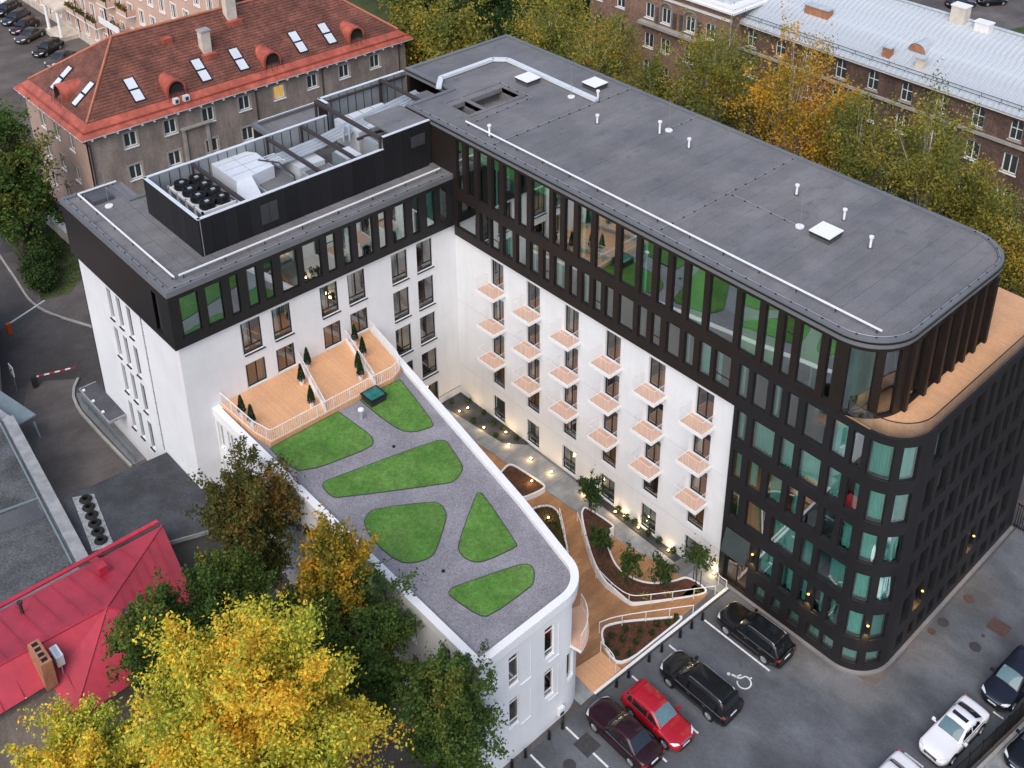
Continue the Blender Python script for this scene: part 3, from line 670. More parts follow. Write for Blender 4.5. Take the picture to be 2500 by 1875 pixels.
# floors and cores so that the rooms behind the glass are real
for z in (15.75, 18.95, 19.05):
    if z < 19: MB().prism([(.42,.42),(26.88,.42),(26.88,14.5),(.42,14.5)], z-.2, z).build('floor_slab', 'room_floor', H)
MB().prism([(-3.2,.44)]+arc(33.15,3.0,2.54,-90,0,8)+arc(33.15,12.0,2.54,0,90,8)+[(-3.2,14.5)], 19.0, 19.19).build('floor_slab', 'room_floor', H)
for z in (12.65, 9.45, 6.28, 3.15, 0.05): MB().box(-.2,.66,z-.2,26.88,14.5,z).build('floor_slab', 'room_floor', H)
for z in (16.0,12.85,9.75,6.6,3.35,1.2): MB().prism([(26.92,.42)]+arc(LX-LR,LR,LR-.42,-90,0,6)+[(LX-.42,18.0),(26.92,18.0)], z-.2, z).build('floor_slab', 'room_floor', H)
for z in (16.7,13.1,10.45,6.4,3.2,.05): MB().box(-15.1,-21.8,z-.2,-.66 if z < 16 else -.42,.2,z).build('floor_slab', 'room_floor', H)
b = MB(); b.box(1.5,3.2,0,34,13,24.05); b.box(27,3.2,1,35.2,17,18.99); b.box(-13,-19.5,0,-3.2,-1,20.25); b.build('inner_wall', 'room_wall', H)
b = MB()
for x in (6.6,10.6,14.55,18.5,22.5): b.box(x,.66,0,x+.12,3.2,15.5); b.box(x+.3,.42,15.6,x+.42,3.2,24.0)
for y in (-19,-13,-7,-.9): b.box(-3.2,y,0,-.66,y+.12,16.2); b.box(-3.2,y,16.8,-.42,y+.12,20.2)
for x in (29.2,31.5,33.6): b.box(x,.42,1,x+.12,3.2,24)
b.build('partition_wall', 'room_wall', H)
# terrace on the lower block
b = MB(); b.prism([(31,.18)]+arc(LX-LR,LR,LR-.18,-90,0,10)+[(LX-.18,18.3),(31,18.3)], 18.95, 19.21); b.build('terrace_floor', 'deck_pale', H)
q = [tuple(p) for p in BL.p]; i0 = offset_poly(q, .17)
b = MB(); v = []
for (x0, y0), (x1, y1) in zip(q, i0): v += [(x0,y0,19.19),(x0,y0,19.3),(x1,y1,19.3),(x1,y1,19.19)]
b.add(v[4:], [(k*4+j, (k+1)*4+j, (k+1)*4+(j+1)%4, k*4+(j+1)%4) for k in range(len(q)-2) for j in range(3)])
b.box(33.2,-.0,19.19,35.85,.05,19.3); b.build('terrace_kerb', 'black_band', H)
GR = Path([(34.3,.16)]+arc(LX-LR,LR,LR-.16,-90,0,12)+[(LX-.16,18.3)])
hr = thing('glass_balustrade', 'frameless glass balustrade with dark handrail around the roof terrace corner', 'balustrade', (36.5, .3, 19.3))
s = 0
while s < GR.L-.3:
    e = min(s+1.25, GR.L); b = MB(); n = 4; v = []
    for i in range(n+1):
        t = s+.015+(e-s-.03)*i/n; p = GR.at(t); v += [(p.x,p.y,19.305),(p.x,p.y,20.3)]
    b.add(v, [(i*2,i*2+2,i*2+3,i*2+1) for i in range(n)]); b.build('pane', 'glass_clear', hr); s = e
MB().tube([(GR.at(t).x,GR.at(t).y,20.32) for t in np.linspace(0,GR.L,60)], .035, 6).build('handrail', 'dark_frame', hr)
MB().bar((34.3,.16,19.3),(34.3,.16,20.32),.04).build('post', 'dark_frame', hr)
# entrance with canopy, lit lobby and wall lamps
en = MB(); en.box(27.3,.25,1.1,27.36,.32,5.9); en.box(29.09,.25,1.1,29.15,.32,5.9); en.box(28.2,.25,1.1,28.26,.32,3.4); en.box(27.36,.25,3.38,29.09,.32,3.46); d = en.build('entrance_door', 'dark_frame', H)
p = obj('pane', MB().quad((27.38,.29,1.12),(29.07,.29,1.12),(29.07,.29,5.85),(27.38,.29,5.85)).mesh('pane','glass_neutral'), d)
cn = MB(); cn.add([(27.25,-.02,5.75),(29.2,-.02,5.75),(29.2,-.42,4.05),(27.25,-.42,4.05),(27.25,-.02,5.85),(29.2,-.02,5.85),(29.2,-.47,4.12),(27.25,-.47,4.12)],[(3,2,1,0),(4,5,6,7),(0,1,5,4),(1,2,6,5),(2,3,7,6),(3,0,4,7)])
cn.build('entrance_canopy', 'canopy_grey', H)
b = MB(); b.box(27.5,1.2,2.2,28.9,1.26,3.3); b.build('lobby_light', 'room_glow', H)
def sconce(x, y, z, nx, ny, which):
    l = thing('wall_lamp', 'slim cylindrical wall lamp glowing amber '+which, 'wall lamp', (x, y, z), 'wall lamps glowing amber between the ground floor windows of the black block')
    MB().cyl((x+nx*.1,y+ny*.1),.11,z-.05,z+.55,10).build('housing','dark_frame',l)
    MB().cyl((x+nx*.1,y+ny*.1),.085,z-.07,z-.051,10).build('lens','sconce_glow',l)
    MB().cyl((x+nx*.1,y+ny*.1),.085,z+.551,z+.57,10).build('lens','sconce_glow',l)
    lt = bpy.data.lights.new('wall_lamp_light','SPOT'); lt.energy = 120; lt.color = (1,.58,.18); lt.spot_size = R(95); lt.spot_blend = .8; lt.shadow_soft_size = .06
    lo = bpy.data.objects.new('lamp_light', lt); C.objects.link(lo); lo.parent = l; lo.location = (nx*.12,ny*.12,-.10); lo.rotation_euler = (0,0,0)
sconce(29.47,0,4.6,0,-1,'right of the entrance'); sconce(33.74,0,4.6,0,-1,'on the pier between two teal windows facing the parking')
pc = BL.at(arc0+1.78); ac = BL.ang(arc0+1.78)-PI/2; sconce(pc.x,pc.y,4.6,math.cos(ac),math.sin(ac),'on the rounded corner of the black block')
sconce(LX,5.2,4.6,1,0,'on the street side, nearest the rounded corner'); sconce(LX,11.6,4.6,1,0,'on the street side, further from the rounded corner')
# ---------------------------------------------------------------- roof plant room and roof fittings of the hotel
def panel_wall(p, q, z0, z1, step=.9, m='black_clad', th=.08, parent=H):
    p, q = Vector(p), Vector(q); L = (q-p).length; n = max(1, round(L/step)); d = (q-p)/L; a = math.atan2(d.y, d.x); w = L/n
    me = cached(('pw',round(w,3),z0,z1,th,m), lambda: MB().box(.008,0,z0,w-.008,th,z1).mesh('cladding_panel', m))
    for i in range(n): obj('cladding_panel', me, parent, (p.x+d.x*w*i, p.y+d.y*w*i, rnd.uniform(-.002,.002)), a+rnd.uniform(-.001,.001))
    MB().bar((p.x-d.y*.14,p.y+d.x*.14,(z0+z1)/2),(q.x-d.y*.14,q.y+d.x*.14,(z0+z1)/2),.05,z1-z0-.02).build('lining_panel','lining_grey',parent)
    b = MB(); b.bar((p.x-d.y*.09,p.y+d.x*.09,z1+.03),(q.x-d.y*.09,q.y+d.x*.09,z1+.03),.24,.05); b.build('wall_coping','galv_white',parent)
    s = MB(); k = int(L/.75)
    for i in range(k+1):
        t = .3+(L-.6)*i/max(1,k); x, y = p.x+d.x*t-d.y*.2, p.y+d.y*t+d.x*.2; s.bar((x,y,z0+.1),(x,y,z1-.08),.035)
    s.build('lining_post','steel_dark',parent)
panel_wall((-10.0,-18.8),(-2.4,-18.8),20.6,23.35); panel_wall((-2.4,-18.8),(-2.4,-4.3),20.6,23.35); panel_wall((-2.4,-4.3),(-2.4,-.06),20.6,24.3)
panel_wall((-10.0,-4.2),(-10.0,-18.8),20.6,23.35); panel_wall((-11.3,4.1),(-11.3,-4.0),20.5,24.2); panel_wall((-11.3,-4.0),(-10.1,-4.0),20.5,24.2)
for y in (-15.3,-9.4,-6.5):
    b = MB(); b.bar((-9.9,y,23.25),(-2.5,y,23.25),.22,.22); b.bar((-9.85,y,20.5),(-9.85,y,23.2),.16); b.build('roof_beam','steel_brown',H)
for y, x1 in ((-4.45,-2.5),(1.55,-5.4)):
    b = MB(); b.bar((-10.9,y,24.25),(x1,y,24.25),.24,.24); b.bar((-10.9,y,20.5),(-10.9,y,24.2),.16); b.bar((x1-.1,y,20.5),(x1-.1,y,24.2),.16); b.build('roof_beam','steel_brown',H)
b = MB(); b.bar((-5.6,-4.4,23.0),(-5.6,-.2,23.0),.18,.18); b.bar((-10.9,-4.4,23.9),(-10.9,4,23.9),.16); b.build('roof_beam','steel_brown',H)
MB().box(-6.1,-3.4,24.1,-2.55,-.1,24.28).build('plant_roof','bitumen',H); MB().box(-8.2,2.4,23.4,-5.4,4.1,23.5).build('plant_roof','bitumen',H)
for y in (-14.4,-1.9):
    b = MB(); b.box(-2.39,y,21.2,-2.35,y+.62,22.7) if y < -10 else b.box(-2.39,y,22.6,-2.35,y+.62,23.5); b.build('louvre_panel','louvre',H)
    b = MB(); b.box(-2.39,y+.65,21.2,-2.35,y+1.27,22.7) if y < -10 else b.box(-2.39,y+.65,22.6,-2.35,y+1.27,23.5); b.build('louvre_panel','louvre',H)
# chiller with eight fans
ch = thing('chiller_unit', 'white rooftop chiller with two rows of black fans', 'chiller', (-7.0,-16.3,20.5))
MB().box(-9.4,-17.35,20.9,-4.6,-15.05,22.35).build('body','galv_white',ch)
b = MB()
for x in (-9.35,-8.15,-6.95,-5.75,-4.7): b.box(x,-17.45,20.5,x+.12,-17.36,22.45); 
b.box(-9.45,-17.45,22.25,-4.5,-17.36,22.45); b.box(-4.59,-17.45,20.6,-4.5,-14.98,20.75); b.box(-4.59,-17.45,22.25,-4.5,-14.98,22.45); b.build('frame','white_paint',ch)
b = MB()
for i, x in enumerate((-9.2,-8.0,-6.8,-5.6)): b.add([(x+.05,-17.42,22.2),(x+.95,-17.42,22.2),(x+.5,-17.40,20.9)],[(0,1,2)])
b.box(-4.55,-17.2,20.9,-4.51,-15.2,22.1); b.build('coil','blue_steel',ch)
for x in (-8.65,-7.5,-6.35,-5.15):
    for y in (-16.75,-15.65):
        fn = MB().lathe((x,y,22.36),[(.5,0),(.55,.1),(.50,.42),(.53,.46),(.44,.46),(.42,.2)],16).build('fan','fan_black',ch)
        g = MB()
        for k in range(10):
            a = PI*k/10; g.bar((x-.46*math.cos(a),y-.46*math.sin(a),22.84),(x+.46*math.cos(a),y+.46*math.sin(a),22.84),.012)
        for r in (.18,.3,.42): g.tube([(x+r*math.cos(2*PI*k/14),y+r*math.sin(2*PI*k/14),22.845) for k in range(15)],.008,4,cap=False)
        obj('grille', g.mesh('grille','steel_dark'), fn); obj('hub', MB().box(x-.13,y-.13,22.78,x+.13,y+.13,22.86).mesh('hub','galv'), fn)
# air handling duct and units
d = thing('air_handling_duct', 'large pale sheet metal air duct bending down beside the fans', 'air duct', (-7.5,-12.5,20.5))
prof = arc(-9.4,-12.6,1.1,90,200,7)[::-1]
b = MB(); b.prism([(-10.2,-13.9)]+[(-10.45,-13.0),(-10.3,-12.0),(-9.8,-11.1),(-9.2,-10.7),(-6.6,-10.8),(-6.35,-12.7),(-6.3,-13.9)], 21.0, 22.75); b.build('main_duct','galv_white',d)
b = MB(); b.add([(-6.3,-13.9,21.0),(-6.35,-12.7,21.0),(-4.9,-12.9,20.7),(-4.9,-14.7,20.7),(-6.3,-13.9,22.75),(-6.35,-12.7,22.75),(-4.9,-12.9,22.0),(-4.9,-14.7,22.0)],[(3,2,1,0),(4,5,6,7),(0,1,5,4),(1,2,6,5),(2,3,7,6),(3,0,4,7)]); b.build('reducer','galv_white',d)
MB().box(-4.9,-14.7,20.7,-2.75,-12.9,22.0).build('branch_duct','galv_white',d)
b = MB()
for x in (-9.2,-8.2,-7.2): b.box(x,-13.86,22.76,x+.03,-10.8,22.775)
b.box(-10.2,-12.4,22.76,-6.4,-12.37,22.775); b.build('seam','galv',d)
def unit(name, x0,y0,x1,y1,z0,z1,label,m='galv',top=None):
    u = thing(name, label, 'air unit', ((x0+x1)/2,(y0+y1)/2,z0)); MB().box(x0,y0,z0,x1,y1,z1).build('casing',m,u)
    b = MB(); n = max(2,int((y1-y0)/.9))
    for i in range(1,n): b.box(x0-.01,y0+(y1-y0)*i/n-.015,z0,x1+.01,y0+(y1-y0)*i/n+.015,z1+.012)
    b.build('seam','steel_dark' if m != 'galv' else 'galv_white',u)
    if top: MB().box(x0+.15,y0+.15,z1+.012,x1-.15,y1-.15,z1+.1).build('lid',top,u)
unit('air_handler',-7.9,-12.3,-4.6,-9.7,20.5,21.7,'dark felt topped unit box beside the pale duct','galv','bitumen')
unit('air_handler',-9.4,-9.0,-6.2,-6.9,20.5,22.0,'pale unit box under the second steel beam','galv_white')
unit('air_handler',-5.9,-9.0,-2.9,-6.8,20.5,21.8,'grey topped unit by the front wall between the second and third beams','galv','bitumen')
unit('air_handler',-6.3,-6.2,-4.3,-4.7,20.5,22.3,'blue grey tank like box by the third steel beam','blue_steel','galv_white')
unit('air_handler',-9.8,-3.6,-6.6,.8,21.0,22.9,'pale sheet metal unit in the higher end of the plant room','galv_white')
unit('air_handler',-5.6,-3.9,-2.9,-3.45,20.6,23.0,'narrow galvanised cabinet at the edge of the small plant roof','galv')
pp = thing('pipe_run', 'bundle of silver insulated pipes running the length of the plant room', 'pipes', (-7.8,-3,22.3))
for dx, r in ((0,.16),(.4,.16),(.75,.11),(-.4,.22)): MB().tube([(-7.9+dx,-10.3,22.35),(-7.9+dx,-6.5,22.5),(-8.2+dx,-2,22.9),(-8.6+dx,3.6,23.2)], r, 8).build('pipe','galv',pp)
for i in range(4): MB().tube([(-8.6+.35*i,-10.6,22.5),(-8.6+.35*i,-9.6,22.5),(-7.7+.2*i,-9.6,22.5)],.05,6).build('pipe','galv_white',pp)
MB().tube([(-8.0,-11.2,22.8),(-6.6,-10.4,22.85),(-4.8,-10.3,22.5),(-4.3,-10.5,21.9)],.06,6).build('pipe','steel_dark',pp)
for x,y in ((-7.1,-4.6),(-6.9,-4.2)): MB().tube([(x,y,22.3),(x,y,23.1),(x-.8,y+.6,23.1)],.09,6).build('pipe','galv',pp)
# roof fittings
def hatch(x, y, s, a, label):
    t = thing('roof_hatch', label, 'roof hatch', (x,y,24.3), 'white square smoke hatches on the long roof')
    MB().obox((x,y),s/2,s/2,24.3,24.72,a).build('kerb','bitumen_dark',t); MB().obox((x,y),s/2+.04,s/2+.04,24.72,24.86,a).build('frame','dark_frame',t); MB().obox((x,y),s/2+.06,s/2+.06,24.86,24.93,a).build('lid','white_paint',t)
hatch(-2.35,9.65,1.35,0,'white square hatch on the long roof, in front of the bent white duct'); hatch(1.9,12.9,1.35,0,'white square hatch on the long roof at the end of the white duct'); hatch(27.1,7.6,1.4,0,'white square hatch on the long roof near the rounded end')
for x, y, h, k in ((6.51,8.48,.75,'directly in front of the duct end'),(10.75,10.6,1.05,'beside the lightning rod'),(13.64,10.46,.8,'in the middle of the roof'),(22.79,10.58,.8,'furthest back near the rounded end'),(26.74,10.14,.85,'behind the third hatch'),(29.68,8.53,.85,'nearest the rounded end'),(2.76,1.28,.95,'near the long white rail'),(3.62,11.49,.8,'touching the duct end')):
    t = thing('vent_pipe', 'short white capped vent pipe on the long roof, '+k, 'vent pipe', (x,y,24.3), 'capped vent pipes on the long roof')
    MB().cyl((x,y),.075,24.25,24.3+h,10).build('pipe','white_paint',t); MB().cyl((x,y),.15,24.3+h,24.42+h,10).build('cap','pink_white',t); MB().cyl((x,y),.2,24.43,24.48,10,.1).build('flashing','bitumen_dark',t)
for x, y, z, k in ((1.96,10.25,24.44,'near the white duct'),(10.88,11.47,24.44,'beside a tall vent pipe'),(25.34,7.37,24.44,'left of the third hatch'),(-12.66,-20.41,20.61,'on the short wing roof')):
    t = thing('lightning_rod', 'thin lightning rod on a round white base '+k, 'lightning rod', (x,y,z), 'lightning rods with round white bases on the roofs')
    MB().cyl((x,y),.28,z,z+.1,16).build('base','plate_white',t); MB().tube([(x,y,z+.1),(x,y,z+2.6)],.012,5).build('rod','wire',t)
b = MB(); pts = [(-6.0,3.6),(-7.35,4.9),(-7.45,10.4),(-6.6,11.25),(3.9,11.05)]
for p, q in zip(pts, pts[1:]): b.bar((*p,24.62),(*q,24.62),.42,.22)
dt = tag(b.build('roof_duct','galv_white'),'bent white sheet metal duct lying on the long roof','duct')
def rail(name, pts, z, label, base=24.3):
    t = thing(name, label, 'roof rail', (*pts[0], base))
    for p, q in zip(pts, pts[1:]):
        MB().bar((*p,z),(*q,z),.09,.09).build('rail','white_paint',t); L = math.hypot(q[0]-p[0],q[1]-p[1]); n = int(L/2.6)
        for i in range(n+1):
            k = .3+(L-.6)*i/max(1,n); x, y = p[0]+(q[0]-p[0])*k/L, p[1]+(q[1]-p[1])*k/L; MB().bar((x,y,base),(x,y,z-.04),.05).build('stanchion','steel_dark',t)
rail('safety_rail',[(.2,1.2),(34.95,1.35)],24.75,'long straight white rail along the front edge of the long roof')
rail('safety_rail',[(-15.2,-18.7),(-15.2,-21.47),(-1.0,-21.47)],20.95,'white rail along the gable edge of the short wing roof',20.45)
rail('safety_rail',[(-1.0,-21.15),(-1.0,-.4)],20.95,'white rail along the court edge of the short wing roof',20.45)
# lightning conductor: wire and clips
def conductor(pts, z, label, step=1.05):
    t = thing('lightning_conductor', label, 'conductor wire', (*pts[0], z))
    MB().tube([(*p,z+.09) for p in pts], .018, 4).build('wire','wire',t); b = MB(); P = Path(pts); s = .3
    while s < P.L:
        q = P.at(s); b.box(q.x-.045,q.y-.045,z-.0,q.x+.045,q.y+.045,z+.09); s += step
    cl = b.build('clips','fan_black',t); cl['kind'] = 'stuff'
ed = offset_poly(FP,.2,True); conductor(ed[:-3],ZR,'wire on black clips along the edge of the long roof')
el = offset_poly(FL,.2,True); conductor([el[9],el[0],el[1],el[2]],ZL,'wire on black clips along the edge of the short wing roof')
for x, y0, y1, k in ((4.0,.4,14.8,'left of the roof centre'),(10.8,11.6,14.8,'behind the tall vent pipe'),(19.65,.5,14.8,'right of the roof centre')): conductor([(x,y0),(x+.02,y1)],24.445,'wire on black clips crossing the long roof '+k)
conductor([(19.7,7.4),(25.0,7.35)],24.445,'wire on black clips leading to the lightning rod near the third hatch'); conductor([(-4,7.9),(0,7.9),(.3,2.0)],24.445,'wire on black clips around the light wells')
b = MB(); b.box(-14.85,-21.15,20.6,-13.4,-19.75,20.95); t = tag(b.build('roof_access_box','bitumen_dark'),'low dark flat box on the gable end of the short wing roof','roof box')
# ---------------------------------------------------------------- low annex with the garden roof
AX = thing('annex_building', 'low white building with rounded corner and a garden roof of lawns and grey gravel', 'building', (13, -14, 1))
def yr(x): return -7.62-.172*x            # slanting court side
AP = [(-.28,-20.6),(27.1,-20.6)]+[(27.1,-15.2)]+arc(24.9,-14.35,2.2,0,82,9)+[(20.0,yr(20.0)),(-.28,yr(-.28))]
W1 = Path([(-.28,-20.6),(27.1,-20.6),(27.1,-15.0)]+arc(24.9,-14.35,2.2,0,82,10)+[(20.0,yr(20.0)),(-.28,yr(-.28))])
s1 = 27.38
fo = []
for y0, y1 in ((-18.6,-17.85),(-15.95,-15.2)): fo += [(s1+y0+20.6,s1+y1+20.6,6.9,9.35),(s1+y0+20.6,s1+y1+20.6,3.6,5.95)]
ca = s1+5.6+.66
fo += [(ca+.15,ca+.85,3.55,5.85),(ca+1.6,ca+2.3,3.55,5.85)]
lo = []
for x0 in (.0,1.35,9.3,12.0,15.0,18.2,21.0,24.0): lo += [(x0+.28,x0+.28+.75,7.35,9.6),(x0+.28,x0+.28+.75,4.2,6.3)]
rec = (ca+.55, ca+2.9, 6.45, 9.55)       # recessed corner balcony
facade('outer_wall', W1, .8, 10.1, fo+lo+[rec], .35, 'white_render', AX)
for o in fo[:4]: window(AX, W1, o, .12, fm='white_paint', gm='glass_neutral', t=.07, bars=(('h',.45,.07,.68),('h',1.95,.07,.68)), fd=.08)
for o in fo[4:]: curved_window(W1, o, .14, AX, gm='glass_neutral', fm='white_paint')
for o in lo: window(AX, W1, o, .16, fm='white_paint', gm='glass_teal', t=.06, fd=.08)
for z in (6.5,3.3): MB().prism([(.1,-20.2),(26.7,-20.2),(26.7,-15)]+arc(24.9,-14.35,1.8,0,80,5)+[(19,yr(19)-.4),(.1,yr(0)-.4)],z-.2,z).build('floor_slab','room_floor',AX)
b = MB(); b.prism([(2,-18.5),(24.0,-18.5),(24.0,-13.6),(2,-11)],.9,9.9); b.build('inner_wall','room_wall',AX)
# shallow blind panels of the front wall
b = MB()
for y in (-17.0,-14.9):
    for z in (6.6,3.4): b.box(27.10,y,z,27.13,y+.05,z+2.4); b.box(27.10,y-.75,z-.06,27.16,y+.05,z)
b.box(27.1,-19.95,.9,27.14,-19.9,3); b.build('wall_relief','white_render',AX)
# corner balcony rail
b = MB(); n = 16
zt = 7.5
top = [(*W1.at(rec[0]+(rec[1]-rec[0])*i/n,-.62),zt) for i in range(n+1)]
b.tube(top,.03,6)
for i in range(n+1): p = top[i]; b.bar((p[0],p[1],6.5),p,.018)
b.build('balcony_railing','pink_white',AX)
slab = [tuple(W1.at(rec[0]-.1+(rec[1]-rec[0]+.2)*i/n,-.72)) for i in range(n+1)]+[tuple(W1.at(rec[0]-.1+(rec[1]-rec[0]+.2)*i/n,1.2)) for i in range(n,-1,-1)]
MB().prism(slab,6.22,6.46).build('balcony_slab','white_paint',AX); MB().prism([(x,y) for x,y in slab],6.462,6.475).build('balcony_floor','balcony_floor',AX)
# roof: gravel field, white coping, lawns, terraces
b = MB(); b.prism(offset_poly(AP,.3,True),10.02,10.22); b.build('gravel_roof','gravel',AX)
ring('roof_coping', AP, .42, 9.9, 10.5, 'white_paint', AX, .05)
L = [[(5.45,-12.85),(5.45,-12.8),(5.47,-11.31),(5.55,-9.65),(5.56,-9.6),(8.35,-10.14),(10.83,-10.71),(10.88,-11.12),(10.53,-12.13),(9.74,-12.69),(7.95,-12.85)],
     [(5.42,-14.62),(5.43,-14.6),(8.76,-14.36),(9.41,-14.56),(9.74,-15.0),(9.18,-17.81),(8.79,-18.89),(8.2,-19.7),(5.44,-19.75),(5.42,-19.7)],
     [(10.57,-19.2),(10.34,-18.96),(10.34,-18.48),(12.07,-11.73),(12.44,-11.17),(12.85,-11.18),(14.98,-11.74),(15.42,-12.11),(15.76,-12.9),(15.64,-13.42),(12.05,-18.97),(11.64,-19.25)],
     [(14.73,-19.09),(14.32,-18.48),(14.29,-17.9),(16.18,-15.06),(16.77,-14.82),(17.45,-15.02),(17.93,-15.41),(19.33,-17.24),(19.53,-17.86),(19.22,-18.73),(18.5,-19.35),(16.5,-19.5)],
     [(17.52,-12.71),(17.57,-12.54),(17.79,-12.42),(22.15,-13.56),(22.33,-13.72),(21.91,-15.62),(21.61,-16.14),(20.94,-16.44),(20.2,-16.32),(19.7,-15.86)],
     [(22.18,-18.67),(22.05,-18.29),(22.16,-17.92),(23.36,-14.54),(23.76,-14.04),(24.27,-14.11),(24.91,-14.76),(25.0,-15.18),(24.94,-18.02),(24.44,-18.42),(22.65,-18.68)]]
def smooth_poly(p, it=2):
    for _ in range(it):
        q = []
        for i in range(len(p)):
            a, c = Vector(p[i]), Vector(p[(i+1)%len(p)]); q += [tuple(a*.75+c*.25), tuple(a*.25+c*.75)]
        p = q
    return p
for p in L:
    sp = smooth_poly(p,1); MB().prism(sp,10.2,10.26).build('lawn','turf',AX)
    ring('lawn_edging',[tuple(q) for q in (sp if sum(sp[i][0]*sp[(i+1)%len(sp)][1]-sp[(i+1)%len(sp)][0]*sp[i][1] for i in range(len(sp)))>0 else sp[::-1])],.02,10.2,10.265,'iron',AX,.03)
# turf blades as one mass
def blades(name, polys, z, dens, h, m, seed, parent=None, hvar=.5, wid=.022):
    rg = np.random.default_rng(seed); V = []; F = 0
    P = []
    for p in polys:
        a = np.array(p); x0, y0 = a.min(0); x1, y1 = a.max(0); n = int((x1-x0)*(y1-y0)*dens); q = rg.uniform((x0,y0),(x1,y1),(n,2)); ins = np.zeros(n,bool); j = len(a)-1
        for i in range(len(a)):
            c = ((a[i,1]>q[:,1])!=(a[j,1]>q[:,1])) & (q[:,0] < (a[j,0]-a[i,0])*(q[:,1]-a[i,1])/(a[j,1]-a[i,1]+1e-12)+a[i,0]); ins ^= c; j = i
        P.append(q[ins])
    P = np.concatenate(P); n = len(P); an = rg.uniform(0,2*PI,n); hh = h*rg.uniform(1-hvar,1+hvar,n); w = wid
    v = np.zeros((n,3,3)); ln = rg.normal(0,h*.45,(n,2))
    v[:,0,0] = P[:,0]-w*np.cos(an); v[:,0,1] = P[:,1]-w*np.sin(an); v[:,1,0] = P[:,0]+w*np.cos(an); v[:,1,1] = P[:,1]+w*np.sin(an); v[:,2,:2] = P+ln; v[:,:2,2] = z; v[:,2,2] = z+hh
    me = bpy.data.meshes.new(name); me.vertices.add(3*n); me.loops.add(3*n); me.polygons.add(n)
    me.vertices.foreach_set('co', v.ravel()); me.loops.foreach_set('vertex_index', np.arange(3*n)); me.polygons.foreach_set('loop_start', np.arange(0,3*n,3)); me.polygons.foreach_set('loop_total', np.full(n,3))
    me.materials.append(MT[m]); me.update(); me.validate(); o = obj(name, me, parent); o['kind'] = 'stuff'; return o
blades('turf_blades', [smooth_poly(p,1) for p in L], 10.258, 260, .035, 'turf', 3, AX)
# terraces by the short wing
td = [(-.27,-20.1),(3.8,-19.95),(5.35,-19.6),(5.4,-11.4),(5.45,-10.0),(5.0,-9.05),(4.35,-8.75),(-.27,-7.95)]
MB().prism(td,10.225,10.55).build('terrace_deck','deck_pale',AX)
def railing(pts, z, h, parent, name='terrace_railing', m='white_paint', gap=.16):
    P = Path(pts); b = MB(); n = max(2,int(P.L/.3)); b.tube([(*P.at(P.L*i/n),z+h) for i in range(n+1)],.03,5); b.tube([(*P.at(P.L*i/n),z+.06) for i in range(n+1)],.02,4)
    k = int(P.L/gap)
    for i in range(k+1): p = P.at(P.L*i/k); b.bar((p.x,p.y,z),(p.x,p.y,z+h),.045 if i % 8 == 0 else .016)
    return b.build(name,m,parent)
railing([(-.2,-20.0),(3.8,-19.85),(5.28,-19.5),(5.32,-11.4),(5.37,-10.0),(4.95,-9.12),(4.3,-8.82),(-.2,-8.05)],10.55,.95,AX)
for y0, y1 in ((-13.95,-15.4),(-10.06,-11.42)): 
    b = MB(); b.box(-.2,y0-.06,10.55,5.25,y0+.06,10.56); railing([(-.2,y0+.55*(y1-y0)*0),(5.25,y1)],10.55,1.0,AX,'divider_railing'); 
    MB().bar((-.2,y0,10.7),(5.25,y1,10.7),.12,.3).build('divider_kerb','white_paint',AX)
def potted(x, y, z, k):
    t = thing('potted_conifer', 'slim clipped conifer in a white pot '+k, 'potted plant', (x,y,z), 'clipped conifers in white pots on the roof terraces')
    MB().lathe((x,y,z),[(.13,0),(.2,.4),(.23,.42),(.23,.46),(.19,.46),(.18,.38)],14).build('pot','terracotta_white',t)
    rg = np.random.default_rng(int(x*100+y*31)%9999); n = 900; hh = rg.beta(1.2,1.6,n); rad = (.26*(1-hh)**.8+.03)*np.sqrt(rg.uniform(.4,1,n)); a = rg.uniform(0,2*PI,n)
    leaf_mesh('foliage', np.stack([x+rad*np.cos(a),y+rad*np.sin(a),z+.42+hh*1.35],1), .09, 'conifer_leaf', t, rg, up=.6)
    MB().tube([(x,y,z+.4),(x,y,z+1.5)],.03,5).build('stem','bark',t)
for x, y, k in ((.45,-13.72,'by the wall, left of the first divider'),(1.71,-15.0,'left of the first divider, nearer the wall'),(4.11,-15.75,'at the rail end of the first divider'),(3.18,-11.35,'beside the second divider, right of a twin'),(4.01,-11.75,'nearest the rail at the second divider'),(.44,-9.75,'in the small right terrace by the wall'),(2.07,-10.2,'in the middle of the second divider'),(1.81,-19.6,'at the left terrace end, nearer the wall'),(3.06,-19.6,'at the left terrace end, nearer the maple')): potted(x,y,10.55,k)
t = thing('garden_roof_light','glazed square roof light in a dark frame beside the terrace rail','skylight',(6.08,-12.15,10.25)); MB().box(5.5,-12.75,10.22,6.68,-11.55,10.68).build('kerb','steel_dark',t); MB().box(5.44,-12.81,10.68,6.74,-11.49,10.78).build('frame','dark_frame',t); MB().box(5.56,-12.69,10.781,6.62,-11.61,10.80).build('pane','teal_solid',t)
t = thing('roof_vent','round grey vent pipe with a white cap on the gravel roof','vent pipe',(7.08,-13.86,10.22)); MB().cyl((7.08,-13.86),.12,10.2,10.95,12).build('pipe','galv',t); MB().lathe((7.08,-13.86,10.95),[(.2,0),(.2,.1),(.12,.16)],12).build('cap','white_paint',t)
for x, y in ((10.7,-13.9),(20.8,-17.9)): t = tag(MB().cyl((x,y),.1,10.21,10.29,10).build('roof_drain','fan_black'),'small black drain on the gravel roof '+('in front of the first lawn' if x<15 else 'near the last lawn'),'roof drain')
